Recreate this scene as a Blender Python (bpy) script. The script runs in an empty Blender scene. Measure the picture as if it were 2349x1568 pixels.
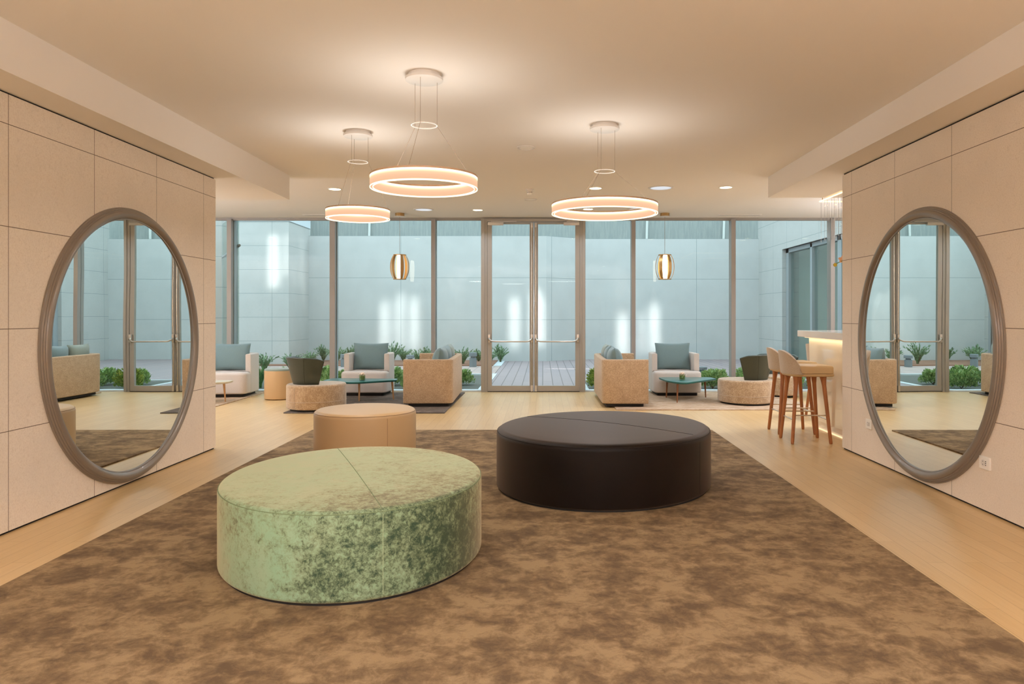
import bpy, bmesh, math, random
from mathutils import Vector, Matrix
PI = math.pi
sc = bpy.context.scene
C = sc.collection

# ------------------------------------------------------------------ camera, world, view
F = 1680.0; VX = 1245.0; VY = 721.0; H = 1.3
cd = bpy.data.cameras.new('camera'); cam = bpy.data.objects.new('camera', cd); C.objects.link(cam)
cam.location = (0, 0, H); cam.rotation_euler = (PI/2, 0, 0)
cd.sensor_fit = 'HORIZONTAL'; cd.sensor_width = 36; cd.lens = F/2349*36
cd.shift_x = -(VX-1174.5)/2349; cd.shift_y = -(784-VY)/2349
cd.clip_start = .05; cd.clip_end = 200
sc.camera = cam
sc.view_settings.view_transform = 'Standard'; sc.view_settings.look = 'None'
sc.view_settings.gamma = 1; sc.view_settings.exposure = 0; sc.view_settings.use_curve_mapping = False
sc.cycles.max_bounces = 12; sc.cycles.diffuse_bounces = 6; sc.cycles.glossy_bounces = 4
sc.cycles.transmission_bounces = 6; sc.cycles.transparent_max_bounces = 24
sc.cycles.sample_clamp_indirect = 6; sc.cycles.caustics_reflective = False; sc.cycles.caustics_refractive = False
sc.cycles.use_denoising = True

w = bpy.data.worlds.new('sky'); sc.world = w; w.use_nodes = True
wn = w.node_tree; wn.nodes.clear()
wo = wn.nodes.new('ShaderNodeOutputWorld'); wb = wn.nodes.new('ShaderNodeBackground')
wb.inputs[0].default_value = (.77, .95, 1.02, 1); wb.inputs[1].default_value = 2.45
wn.links.new(wb.outputs[0], wo.inputs[0])
SKY = wb

WARM = (.91, 1.0, 1.16)
def arealight(name, loc, rot, size, power, color=WARM, size_y=None, spread=PI, parent=None, shape=None):
    l = bpy.data.lights.new(name, 'AREA'); l.energy = power; l.color = color; l.size = size
    l.shape = shape or ('RECTANGLE' if size_y else 'DISK')
    if size_y: l.size_y = size_y
    l.spread = spread
    o = bpy.data.objects.new(name, l); C.objects.link(o); o.location = loc; o.rotation_euler = rot
    if parent: o.parent = parent
    return o
# daylight thrown back on the courtyard walls by the sunlit upper windows of this building
def bounce(px, py, D, wdt, hgt, power, src=(None, 13.2, 6.0), spread=.075):
    X = (px-VX)/F*D; Z = H+(VY-py)/F*D
    s = Vector((X*.9 if src[0] is None else src[0], src[1], src[2])); d = Vector((X, D, Z))-s
    o = arealight('window_glint_light', s, (0, 0, 0), wdt, power, (1.0, .97, .95), size_y=hgt, spread=spread)
    o.rotation_euler = d.to_track_quat('-Z', 'Y').to_euler()
BP = 1.9
for px, py, D, w_, h_, p_, sx in (
    (622, 600, 18.8, .13, 1.15, .8, None), (634, 598, 18.8, .10, 1.1, 1.0, None), (656, 585, 18.8, .10, .9, .45, None), (688, 610, 19.9, .07, 1.3, .5, -1.5), (696, 680, 20.1, .06, .8, .3, -1.5),
    (882, 748, 20.4, .15, 1.1, .9, None), (904, 745, 20.4, .10, 1.1, .5, None), (921, 735, 20.4, .15, 1.2, .8, None), (950, 745, 20.4, .16, 1.2, 1.0, None),
    (1180, 740, 20.4, .16, 1.1, 1.1, None), (1229, 725, 20.4, .2, 1.2, 1.3, None), (1244, 740, 20.4, .1, 1.1, .8, None),
    (1428, 770, 21.2, .19, 1.0, 1.0, None), (1472, 765, 21.2, .16, 1.0, .5, None), (1501, 755, 21.2, .2, 1.15, 1.1, None)):
    w_ *= .72; bounce(px, py, D, w_, h_, BP*p_*w_/.2, src=(sx, 13.2, 6.0), spread=.045+.015*p_)
bounce(1310, 838, 17.5, 1.1, .05, BP*.5, spread=.04)

# ------------------------------------------------------------------ materials
def nt(name):
    m = bpy.data.materials.new(name); m.use_nodes = True
    n = m.node_tree; b = n.nodes['Principled BSDF']
    return m, n, b
def setp(b, **k):
    for key, v in k.items():
        b.inputs[key.replace('_', ' ')].default_value = v
def lin(c):
    return tuple(((x/255)/12.92 if x/255 <= .04045 else ((x/255+.055)/1.055)**2.4) for x in c)+(1,)
def plain(name, rgb, rough=.6, metal=0, coat=0, spec=.5, bump=0, bscale=200):
    m, n, b = nt(name); setp(b, Base_Color=lin(rgb), Roughness=rough, Metallic=metal)
    b.inputs['Coat Weight'].default_value = coat; b.inputs['Specular IOR Level'].default_value = spec
    tc = n.nodes.new('ShaderNodeTexCoord'); no = n.nodes.new('ShaderNodeTexNoise'); no.inputs['Scale'].default_value = bscale
    n.links.new(tc.outputs['Object'], no.inputs['Vector'])
    bp = n.nodes.new('ShaderNodeBump'); bp.inputs['Strength'].default_value = bump; bp.inputs['Distance'].default_value = .002
    n.links.new(no.outputs['Fac'], bp.inputs['Height'])
    if bump: n.links.new(bp.outputs[0], b.inputs['Normal'])
    return m
def emis(name, rgb, s):
    m = bpy.data.materials.new(name); m.use_nodes = True; n = m.node_tree; n.nodes.clear()
    o = n.nodes.new('ShaderNodeOutputMaterial'); e = n.nodes.new('ShaderNodeEmission')
    e.inputs[0].default_value = tuple(rgb)+(1,); e.inputs[1].default_value = s; n.links.new(e.outputs[0], o.inputs[0])
    return m
def ramp(n, src, stops):
    r = n.nodes.new('ShaderNodeValToRGB'); n.links.new(src, r.inputs[0])
    el = r.color_ramp.elements
    while len(el) < len(stops): el.new(.5)
    for e, (p, c) in zip(el, stops): e.position = p; e.color = c
    return r.outputs[0]
def noise(n, vec, scale, detail=4, rough=.6, dist=0):
    t = n.nodes.new('ShaderNodeTexNoise'); t.inputs['Scale'].default_value = scale; t.inputs['Detail'].default_value = detail
    t.inputs['Roughness'].default_value = rough; t.inputs['Distortion'].default_value = dist
    n.links.new(vec, t.inputs['Vector']); return t.outputs['Fac']
def coords(n, scale=(1, 1, 1), loc=(0, 0, 0), which='Object', rot=(0, 0, 0)):
    tc = n.nodes.new('ShaderNodeTexCoord'); mp = n.nodes.new('ShaderNodeMapping')
    mp.inputs['Scale'].default_value = scale; mp.inputs['Location'].default_value = loc; mp.inputs['Rotation'].default_value = rot
    n.links.new(tc.outputs[which], mp.inputs[0]); return mp.outputs[0]
def mixc(n, a, b, fac, mode='MIX'):
    x = n.nodes.new('ShaderNodeMix'); x.data_type = 'RGBA'; x.blend_type = mode
    for sock, v in ((x.inputs[0], fac), (x.inputs[6], a), (x.inputs[7], b)):
        if isinstance(v, (int, float, tuple)): sock.default_value = v
        else: n.links.new(v, sock)
    return x.outputs[2]
def bumpn(n, b, h, strength, dist=.002):
    bp = n.nodes.new('ShaderNodeBump'); bp.inputs['Strength'].default_value = strength; bp.inputs['Distance'].default_value = dist
    n.links.new(h, bp.inputs['Height']); n.links.new(bp.outputs[0], b.inputs['Normal'])

def stone(name, c1, c2, axis, tw, th, oy, oz, joint=.0022, jcol=(110, 92, 72), rough=.75):
    """limestone tiles: axis 'X' = wall facing x (tiles in y,z), 'Y' = wall facing y (tiles in x,z)"""
    m, n, b = nt(name)
    g = n.nodes.new('ShaderNodeTexCoord'); sp = n.nodes.new('ShaderNodeSeparateXYZ'); n.links.new(g.outputs['Object'], sp.inputs[0])
    def dist(src, off, per):
        a = n.nodes.new('ShaderNodeMath'); a.operation = 'SUBTRACT'; n.links.new(src, a.inputs[0]); a.inputs[1].default_value = off-100*per-per/2
        mo = n.nodes.new('ShaderNodeMath'); mo.operation = 'MODULO'; n.links.new(a.outputs[0], mo.inputs[0]); mo.inputs[1].default_value = per
        s2 = n.nodes.new('ShaderNodeMath'); s2.operation = 'SUBTRACT'; n.links.new(mo.outputs[0], s2.inputs[0]); s2.inputs[1].default_value = per/2
        ab = n.nodes.new('ShaderNodeMath'); ab.operation = 'ABSOLUTE'; n.links.new(s2.outputs[0], ab.inputs[0]); return ab.outputs[0]
    d1 = dist(sp.outputs['Y' if axis == 'X' else 'X'], oy, tw); d2 = dist(sp.outputs['Z'], oz, th)
    mn = n.nodes.new('ShaderNodeMath'); mn.operation = 'MINIMUM'; n.links.new(d1, mn.inputs[0]); n.links.new(d2, mn.inputs[1])
    lt = n.nodes.new('ShaderNodeMath'); lt.operation = 'LESS_THAN'; n.links.new(mn.outputs[0], lt.inputs[0]); lt.inputs[1].default_value = joint
    v = coords(n)
    f1 = noise(n, v, 110, 6, .75); f2 = noise(n, v, 2.2, 3, .5); f3 = noise(n, v, 22, 5, .8)
    col = ramp(n, f1, [(.3, lin(c2)), (.5, lin(c1)), (.75, lin(tuple(min(255, x+8) for x in c1)))])
    col = mixc(n, col, lin(tuple(x*.93 for x in c2)), ramp(n, f3, [(.56, (0, 0, 0, 1)), (.75, (.6, .6, .6, 1))]))
    col = mixc(n, col, lin(tuple(x*.95 for x in c1)), ramp(n, f2, [(.4, (0, 0, 0, 1)), (.7, (.5, .5, .5, 1))]))
    col = mixc(n, col, lin(jcol), lt.outputs[0])
    n.links.new(col, b.inputs['Base Color']); setp(b, Roughness=rough)
    bumpn(n, b, f1, .25, .001)
    return m
def fabric(name, c1, c2, scale=180, sheen=.3, rough=.85, bump=.4, big=6, bigamt=.35):
    m, n, b = nt(name); v = coords(n)
    f = noise(n, v, scale, 4, .7); g = noise(n, v, big, 4, .6)
    col = ramp(n, f, [(.32, lin(c2)), (.66, lin(c1))])
    col = mixc(n, col, lin(c2), ramp(n, g, [(.42, (0, 0, 0, 1)), (.7, (bigamt,)*3+(1,))]))
    n.links.new(col, b.inputs['Base Color']); setp(b, Roughness=rough, Sheen_Weight=sheen)
    b.inputs['Sheen Roughness'].default_value = .5
    bumpn(n, b, f, bump, .002); return m
def wood(name, c1, c2, axis='Z', rough=.45, scale=1.0):
    m, n, b = nt(name)
    s = {'Z': (30, 30, 2), 'X': (2, 30, 30), 'Y': (30, 2, 30)}[axis]
    f = noise(n, coords(n, tuple(x*scale for x in s)), 2.0, 4, .6, .4)
    n.links.new(ramp(n, f, [(.3, lin(c2)), (.7, lin(c1))]), b.inputs['Base Color']); setp(b, Roughness=rough)
    return m

M = {}
M['ceiling'] = plain('ceiling_paint', (240, 233, 226), .9, bump=.05)
M['stone_l'] = stone('limestone_left', (236, 223, 208), (218, 201, 183), 'X', .835, .608, 6.858, .606)
M['stone_r'] = stone('limestone_right', (236, 223, 208), (218, 201, 183), 'X', .845, .608, 6.90, .606)
M['stone_front'] = stone('limestone_inner', (236, 223, 208), (218, 201, 183), 'Y', .835, .608, -3.18, .606)
M['gap'] = plain('shadow_gap', (30, 24, 20), .9)
M['metal'] = plain('window_aluminium', (166, 160, 150), .42, .3)
M['metal_in'] = plain('window_aluminium_shade', (156, 151, 146), .45, .2)
M['metal_out'] = plain('outer_aluminium', (156, 164, 168), .5, .1)
M['white'] = plain('white_enamel', (226, 220, 214), .45)
M['steel'] = plain('brushed_steel', (200, 192, 182), .3, .9)
M['chrome'] = plain('satin_chrome', (215, 208, 198), .22, 1)
M['brass'] = plain('brass', (180, 146, 96), .35, .85)
M['plinth'] = plain('dark_plinth', (26, 22, 20), .7)
M['plug'] = plain('socket_plastic', (246, 240, 232), .5)
M['hole'] = plain('socket_hole', (40, 30, 25), .8)
M['frame'] = plain('mirror_frame_lacquer', (134, 122, 110), .36, .2, coat=.2)
M['teal'] = plain('teal_lacquer', (36, 104, 98), .35, coat=.3)
M['cream_top'] = plain('pale_table_top', (206, 198, 176), .4)
M['bar_white'] = plain('bar_top_solid_surface', (228, 214, 198), .18, coat=.4)
M['bar_glass'] = plain('cream_back_painted_glass', (246, 232, 206), .06, coat=.6)
M['white_wall'] = plain('white_render', (214, 219, 216), .85, bump=.15, bscale=60)
M['deckgrey'] = None
M['bollard'] = plain('grey_bollard', (120, 128, 132), .6)
M['cable'] = plain('cable_steel', (150, 128, 108), .5)
M['ring_lip'] = plain('lamp_housing', (206, 176, 152), .5)
def make_glow():
    m = bpy.data.materials.new('lamp_diffuser'); m.use_nodes = True; n = m.node_tree; n.nodes.clear()
    o = n.nodes.new('ShaderNodeOutputMaterial'); e = n.nodes.new('ShaderNodeEmission'); tc = n.nodes.new('ShaderNodeTexCoord')
    sp = n.nodes.new('ShaderNodeSeparateXYZ'); n.links.new(tc.outputs['Generated'], sp.inputs[0])
    n.links.new(ramp(n, sp.outputs['Z'], [(0, (.95, .56, .34, 1)), (.5, (1.0, .60, .37, 1)), (.78, (1.1, .72, .44, 1)), (1, (1.6, 1.25, .8, 1))]), e.inputs[0])
    n.links.new(e.outputs[0], o.inputs[0]); return m
M['ring_glow'] = None
M['ring_hot'] = emis('lamp_strip', (1.0, .80, .52), 2.6)
M['down'] = emis('downlight_glow', (1.0, .83, .5), 9.0)
M['spot_pale'] = emis('pale_lens_glow', (.92, .95, 1.0), .85)
M['led'] = emis('warm_led_strip', (1.0, .66, .34), 3.0)
M['lantern_glow'] = emis('lantern_glow', (1.0, .82, .60), 12)
M['sofa'] = fabric('sand_woven_fabric', (210, 182, 148), (150, 120, 86), 110, .2, big=9, bigamt=.3)
M['chair'] = fabric('greige_chair_fabric', (220, 211, 202), (196, 185, 174), 200, .25, bigamt=.15)
M['tan_velvet'] = fabric('tan_crushed_velvet', (204, 180, 146), (146, 114, 78), 70, .5, big=14, bigamt=.6)
M['cushion'] = fabric('teal_grey_cushion', (124, 148, 150), (102, 128, 132), 300, .3, bigamt=.1)
M['cushion_pale'] = fabric('pale_sage_cushion', (146, 158, 146), (122, 136, 126), 300, .3, bigamt=.1)
M['tub'] = plain('dark_green_leather', (54, 60, 50), .38, bump=.2, bscale=90)
M['seam'] = plain('seam_thread', (40, 42, 32), .7)
M['beige_leather'] = plain('beige_leather', (200, 166, 122), .42, bump=.12, bscale=160)
M['beige_seam'] = plain('beige_welt', (150, 116, 78), .6)
M['brown_leather'] = None
M['stool_fabric'] = fabric('stool_back_velvet', (198, 180, 158), (170, 148, 122), 200, .4, bigamt=.3)
M['stool_leather'] = plain('stool_seat_leather', (196, 166, 122), .5, bump=.1)
M['stool_wood'] = wood('stool_leg_wood', (176, 112, 62), (140, 82, 42))
M['pale_wood'] = wood('pale_leg_wood', (206, 160, 110), (176, 128, 80))
M['dark_wood'] = wood('walnut_leg_wood', (150, 96, 58), (116, 70, 40))
M['soil'] = plain('bark_mulch', (150, 112, 92), .95, bump=.8, bscale=40)
M['soil_dark'] = plain('damp_soil', (96, 98, 92), .95, bump=.8, bscale=40)
M['kerb'] = plain('pale_kerb', (206, 216, 222), .7)
M['rose'] = plain('white_rose', (236, 216, 196), .7)
M['stemleaf'] = plain('vase_leaves', (92, 130, 40), .6)
M['orchid'] = plain('peach_orchid', (232, 178, 140), .6)
M['orchid_y'] = plain('yellow_bud', (204, 178, 60), .6)

def make_brown():
    m, n, b = nt('brown_leather'); v = coords(n)
    f = noise(n, v, 5, 4, .6); g = noise(n, v, 160, 3, .6)
    n.links.new(ramp(n, f, [(.3, lin((16, 11, 8))), (.7, lin((22, 16, 12)))]), b.inputs['Base Color'])
    setp(b, Roughness=.46); b.inputs['Specular IOR Level'].default_value = .14; setp(b, Sheen_Weight=.3, Sheen_Tint=lin((190, 160, 135))); bumpn(n, b, g, .12, .001); return m
M['brown_leather'] = make_brown()
M['ring_glow'] = make_glow()

def make_green():
    m, n, b = nt('mottled_green_velvet'); v = coords(n)
    big = noise(n, v, 2.1, 3, .5); mid = noise(n, v, 20, 8, .72, .3); fine = noise(n, v, 60, 7, .8, .6)
    # nap mottling, denser to the right and front, sparser on top
    sp = n.nodes.new('ShaderNodeSeparateXYZ'); n.links.new(v, sp.inputs[0])
    def mth(op, a, c, d=None):
        x = n.nodes.new('ShaderNodeMath'); x.operation = op
        for i, q in enumerate((a, c, d)):
            if q is None: continue
            if isinstance(q, (int, float)): x.inputs[i].default_value = q
            else: n.links.new(q, x.inputs[i])
        return x.outputs[0]
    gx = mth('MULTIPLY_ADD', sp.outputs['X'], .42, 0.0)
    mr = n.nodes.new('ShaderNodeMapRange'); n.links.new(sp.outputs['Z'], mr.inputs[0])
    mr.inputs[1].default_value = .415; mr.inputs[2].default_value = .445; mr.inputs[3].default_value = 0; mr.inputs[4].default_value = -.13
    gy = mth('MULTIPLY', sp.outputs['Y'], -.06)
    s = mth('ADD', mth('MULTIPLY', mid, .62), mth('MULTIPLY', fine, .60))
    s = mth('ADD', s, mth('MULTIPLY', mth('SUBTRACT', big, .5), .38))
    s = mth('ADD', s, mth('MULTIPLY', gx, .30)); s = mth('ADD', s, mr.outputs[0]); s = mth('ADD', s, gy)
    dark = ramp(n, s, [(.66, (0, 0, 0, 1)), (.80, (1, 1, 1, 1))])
    mottle = ramp(n, s, [(.55, (0, 0, 0, 1)), (.72, (.85, .85, .85, 1))])
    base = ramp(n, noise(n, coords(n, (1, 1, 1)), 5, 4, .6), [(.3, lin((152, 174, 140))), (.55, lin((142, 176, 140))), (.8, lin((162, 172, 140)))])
    c = mixc(n, base, lin((116, 124, 88)), mottle)
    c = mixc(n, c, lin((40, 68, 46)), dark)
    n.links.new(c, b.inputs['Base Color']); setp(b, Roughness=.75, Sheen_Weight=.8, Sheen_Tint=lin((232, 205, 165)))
    b.inputs['Sheen Roughness'].default_value = .4
    bumpn(n, b, fine, .15, .002); return m
M['green_velvet'] = make_green()

def make_rug(name, dark, midc, light, scl=1.0, lo=.38, hi=.62, pile=.5, stretch=(1, 1, 1)):
    m, n, b = nt(name)
    a = noise(n, coords(n, stretch), 2.3*scl, 12, .68, .3); c = noise(n, coords(n, stretch, (3, 7, 0)), 7.5*scl, 8, .7, .5)
    x = n.nodes.new('ShaderNodeMath'); x.operation = 'MULTIPLY_ADD'; n.links.new(a, x.inputs[0]); x.inputs[1].default_value = .62
    y = n.nodes.new('ShaderNodeMath'); y.operation = 'MULTIPLY'; n.links.new(c, y.inputs[0]); y.inputs[1].default_value = .38
    n.links.new(y.outputs[0], x.inputs[2])
    col = ramp(n, x.outputs[0], [(lo, lin(dark)), ((lo+hi)/2, lin(midc)), (hi, lin(light))])
    g = noise(n, coords(n), 420, 3, .7)
    col = mixc(n, col, lin(tuple(q*.55 for q in dark)), ramp(n, g, [(.45, (0, 0, 0, 1)), (.7, (pile,)*3+(1,))]))
    n.links.new(col, b.inputs['Base Color']); setp(b, Roughness=.95, Sheen_Weight=.15, Sheen_Tint=lin((210, 170, 120)))
    bumpn(n, b, g, .6, .004); return m
M['rug_main'] = make_rug('brown_velour_rug', (88, 67, 42), (120, 95, 63), (156, 129, 92), 1.8, .41, .57, .3)
M['rug_grey'] = make_rug('slate_brown_rug', (84, 76, 70), (104, 96, 90), (176, 150, 132), 3, .45, .68, .2)
M['rug_beige'] = make_rug('sand_rug', (170, 142, 114), (192, 166, 138), (214, 196, 176), 2.2, .4, .62, .15, (1, 2.5, 1))

def make_floor():
    m, n, b = nt('bamboo_floor')
    tc = n.nodes.new('ShaderNodeTexCoord'); mp = n.nodes.new('ShaderNodeMapping'); mp.inputs['Rotation'].default_value = (0, 0, PI/2)
    n.links.new(tc.outputs['Object'], mp.inputs[0])
    br = n.nodes.new('ShaderNodeTexBrick'); n.links.new(mp.outputs[0], br.inputs['Vector'])
    br.inputs['Scale'].default_value = 1; br.inputs['Brick Width'].default_value = .96; br.inputs['Row Height'].default_value = .096
    br.inputs['Mortar Size'].default_value = .0009; br.inputs['Mortar Smooth'].default_value = .3; br.offset = .37; br.squash = 1
    br.inputs['Color1'].default_value = (0, 0, 0, 1); br.inputs['Color2'].default_value = (1, 1, 1, 1); br.inputs['Mortar'].default_value = (.5, .5, .5, 1)
    g = noise(n, coords(n, (40, 1.4, 1)), 2.2, 5, .65, .2)
    col = ramp(n, g, [(.3, lin((200, 166, 116))), (.7, lin((218, 188, 138)))])
    tint = mixc(n, lin((202, 166, 112)), lin((216, 182, 130)), br.outputs['Color'])
    col = mixc(n, col, tint, .5)
    col = mixc(n, col, lin((150, 106, 62)), br.outputs['Fac'])
    n.links.new(col, b.inputs['Base Color']); setp(b, Roughness=.34); b.inputs['Specular IOR Level'].default_value = .5
    return m
M['floor'] = make_floor()
def make_deck(name, c1, c2, pw, pl, jc, rot=0):
    m, n, b = nt(name)
    v = coords(n, rot=(0, 0, PI/2+rot)); br = n.nodes.new('ShaderNodeTexBrick'); n.links.new(v, br.inputs['Vector'])
    br.inputs['Scale'].default_value = 1; br.inputs['Brick Width'].default_value = pl; br.inputs['Row Height'].default_value = pw
    br.inputs['Mortar Size'].default_value = .008; br.offset = .5
    br.inputs['Color1'].default_value = lin(c1); br.inputs['Color2'].default_value = lin(c2); br.inputs['Mortar'].default_value = lin(jc)
    n.links.new(br.outputs['Color'], b.inputs['Base Color']); setp(b, Roughness=.7); return m
M['deck'] = make_deck('composite_deck', (160, 146, 148), (152, 141, 145), .19, 2.2, (112, 104, 104))
M['path'] = make_deck('pink_pavers', (186, 166, 160), (174, 158, 154), .2, .4, (150, 138, 134))
M['stone_out'] = stone('pale_stone_front', (188, 190, 188), (172, 175, 174), 'Y', 1.1, .612, -6.95+.0, .62, .005, (140, 150, 152))
M['stone_outx'] = stone('pale_stone_side', (188, 190, 188), (172, 175, 174), 'X', 1.1, .635, 18.8, .61, .005, (140, 150, 152))
def make_panelwall(axis='Y'):
    return stone('white_courtyard_panels', (196, 200, 200), (191, 196, 196), 'Y', 4.2, 1.168, -3.95, 1.154, .006, (146, 158, 160), .8)
M['white_panels'] = make_panelwall()
def make_screen():
    m, n, b = nt('corrugated_screen')
    wv = n.nodes.new('ShaderNodeTexWave'); wv.bands_direction = 'X'; wv.inputs['Scale'].default_value = 9; wv.inputs['Distortion'].default_value = .4
    n.links.new(coords(n), wv.inputs['Vector'])
    f = noise(n, coords(n, (6, 6, .6)), 3, 4, .6)
    c = mixc(n, ramp(n, wv.outputs['Fac'], [(0, lin((132, 140, 140))), (1, lin((152, 160, 158)))]), lin((168, 172, 168)), ramp(n, f, [(.4, (0, 0, 0, 1)), (.7, (.6, .6, .6, 1))]))
    n.links.new(c, b.inputs['Base Color']); setp(b, Roughness=.6); return m
M['screen'] = make_screen()

def glass(name, tint, base=.014, edge=.55, rough=0.0, power=4):
    m = bpy.data.materials.new(name); m.use_nodes = True; n = m.node_tree; n.nodes.clear()
    o = n.nodes.new('ShaderNodeOutputMaterial'); mx = n.nodes.new('ShaderNodeMixShader')
    t = n.nodes.new('ShaderNodeBsdfTransparent'); t.inputs[0].default_value = tuple(tint)+(1,)
    g = n.nodes.new('ShaderNodeBsdfGlossy'); g.inputs['Roughness'].default_value = rough
    lw = n.nodes.new('ShaderNodeLayerWeight'); lw.inputs[0].default_value = .5
    p = n.nodes.new('ShaderNodeMath'); p.operation = 'POWER'; n.links.new(lw.outputs['Facing'], p.inputs[0]); p.inputs[1].default_value = power
    q = n.nodes.new('ShaderNodeMath'); q.operation = 'MULTIPLY_ADD'; n.links.new(p.outputs[0], q.inputs[0]); q.inputs[1].default_value = edge; q.inputs[2].default_value = base
    n.links.new(q.outputs[0], mx.inputs[0]); n.links.new(t.outputs[0], mx.inputs[1]); n.links.new(g.outputs[0], mx.inputs[2])
    n.links.new(mx.outputs[0], o.inputs[0]); return m
M['glass'] = glass('window_glass', (.965, .99, .982))
M['glass_green'] = glass('green_glass', (.86, .92, .89), .06)
M['crystal'] = glass('crystal_rod', (.93, .93, .93), .10, .8, .02, 2)
M['vase'] = glass('vase_glass', (.93, .97, .92), .08, .7, 0, 2)
def make_mirror():
    m, n, b = nt('mirror_silver'); setp(b, Base_Color=(.86, .90, .88, 1), Metallic=1, Roughness=.0)
    f = noise(n, coords(n, (1, 1, .6)), 2.4, 0, .4)
    bp = n.nodes.new('ShaderNodeBump'); bp.inputs['Strength'].default_value = 1; bp.inputs['Distance'].default_value = .0003
    n.links.new(f, bp.inputs['Height']); n.links.new(bp.outputs[0], b.inputs['Normal']); return m
M['mirror'] = make_mirror()
def leafmat(name, cols):
    m, n, b = nt(name); oi = n.nodes.new('ShaderNodeObjectInfo')
    g = noise(n, coords(n), 16, 3, .7)
    n.links.new(ramp(n, g, [(.3, lin(cols[0])), (.5, lin(cols[1])), (.68, lin(cols[2]))]), b.inputs['Base Color'])
    setp(b, Roughness=.55); b.inputs['Subsurface Weight'].default_value = 0; return m
M['leaf'] = leafmat('hedge_leaves', ((98, 132, 82), (150, 182, 114), (200, 216, 150)))
M['leaf_y'] = leafmat('yellow_green_leaves', ((86, 116, 52), (140, 166, 70), (206, 200, 96)))
M['leaf_s'] = leafmat('spiky_leaves', ((84, 112, 84), (122, 152, 112), (158, 180, 138)))
M['leaf_g'] = leafmat('grass_blades', ((60, 108, 62), (92, 148, 80), (140, 180, 110)))
M['branch'] = plain('shrub_stems', (104, 84, 62), .9)

# ------------------------------------------------------------------ mesh helpers
def mb(): return bmesh.new()
def obj(name, bm, mat, parent=None, smooth=True, loc=None, angle=40):
    me = bpy.data.meshes.new(name); bmesh.ops.recalc_face_normals(bm, faces=bm.faces[:]); bm.to_mesh(me); bm.free()
    if mat is not None: me.materials.append(mat)
    o = bpy.data.objects.new(name, me); C.objects.link(o)
    if parent is not None: o.parent = parent
    if loc: o.location = loc
    if smooth:
        me.polygons.foreach_set('use_smooth', [True]*len(me.polygons)); me.set_sharp_from_angle(angle=math.radians(angle))
    return o
def thing(name, label, cat, loc=(0, 0, 0), rz=0, group=None):
    o = bpy.data.objects.new(name, None); C.objects.link(o); o.location = loc; o.rotation_euler = (0, 0, rz)
    o.empty_display_size = .1; o['label'] = label; o['category'] = cat
    if group: o['group'] = group
    return o
def tag(o, label, cat, group=None, kind=None):
    o['label'] = label; o['category'] = cat
    if group: o['group'] = group
    if kind: o['kind'] = kind
    return o
def struct(name, bm, mat, parent=None, smooth=False):
    o = obj(name, bm, mat, parent, smooth)
    if parent is None: o['kind'] = 'structure'
    return o
def kids(o): return [c for c in C.objects if c.parent == o]
def copy_tree(o, loc=None, rz=None, label=None, group=None, parent=None):
    r = o.copy(); C.objects.link(r)
    if parent is not None: r.parent = parent
    if loc is not None: r.location = loc
    if rz is not None: r.rotation_euler = (0, 0, rz)
    if label: r['label'] = label
    if group: r['group'] = group
    for c in kids(o): copy_tree(c, parent=r)
    return r
def box(bm, x0, x1, y0, y1, z0, z1):
    vs = [bm.verts.new((x, y, z)) for z in (z0, z1) for x, y in ((x0, y0), (x1, y0), (x1, y1), (x0, y1))]
    for f in ((0, 3, 2, 1), (4, 5, 6, 7), (0, 1, 5, 4), (1, 2, 6, 5), (2, 3, 7, 6), (3, 0, 4, 7)): bm.faces.new([vs[i] for i in f])
    return bm
def bbox(x0, x1, y0, y1, z0, z1): return box(mb(), x0, x1, y0, y1, z0, z1)
def rings(bm, rs, close=True, cap0=True, cap1=True):
    V = [[bm.verts.new(p) for p in r] for r in rs]; n = len(V[0])
    for a, b in zip(V, V[1:]):
        for i in range(n if close else n-1):
            j = (i+1) % n; bm.faces.new((a[i], a[j], b[j], b[i]))
    if cap0: bm.faces.new(V[0][::-1])
    if cap1: bm.faces.new(V[-1])
    return V
def tube(bm, p0, p1, r0, r1=None, seg=12, cap=True):
    r1 = r0 if r1 is None else r1; p0, p1 = Vector(p0), Vector(p1); d = (p1-p0).normalized()
    u = d.orthogonal().normalized(); v = d.cross(u)
    rings(bm, [[p+(u*math.cos(a)+v*math.sin(a))*r for a in [2*PI*i/seg for i in range(seg)]] for p, r in ((p0, r0), (p1, r1))], True, cap, cap)
def path_tube(bm, pts, rad, seg=10):
    pts = [Vector(p) for p in pts]; rr = rad if isinstance(rad, (list, tuple)) else [rad]*len(pts)
    rs = []; u = None
    for i, p in enumerate(pts):
        d = (pts[min(i+1, len(pts)-1)]-pts[max(i-1, 0)]).normalized()
        if u is None: u = d.orthogonal().normalized()
        u = (u-d*u.dot(d)).normalized(); v = d.cross(u)
        rs.append([p+(u*math.cos(a)+v*math.sin(a))*rr[i] for a in [2*PI*k/seg for k in range(seg)]])
    rings(bm, rs)
def lathe(bm, prof, seg=48, c=(0, 0), ax=1, ay=1):
    """closed profile or open; (r,z) list"""
    rings(bm, [[(c[0]+r*ax*math.cos(2*PI*i/seg), c[1]+r*ay*math.sin(2*PI*i/seg), z) for i in range(seg)] for r, z in prof], True, prof[0][0] > 1e-6, prof[-1][0] > 1e-6)
def lathe_closed(bm, prof, seg=64):
    V = [[bm.verts.new((r*math.cos(2*PI*i/seg), r*math.sin(2*PI*i/seg), z)) for i in range(seg)] for r, z in prof]
    m = len(V)
    for k in range(m):
        a, b = V[k], V[(k+1) % m]
        for i in range(seg):
            j = (i+1) % seg; bm.faces.new((a[i], a[j], b[j], b[i]))
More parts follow.
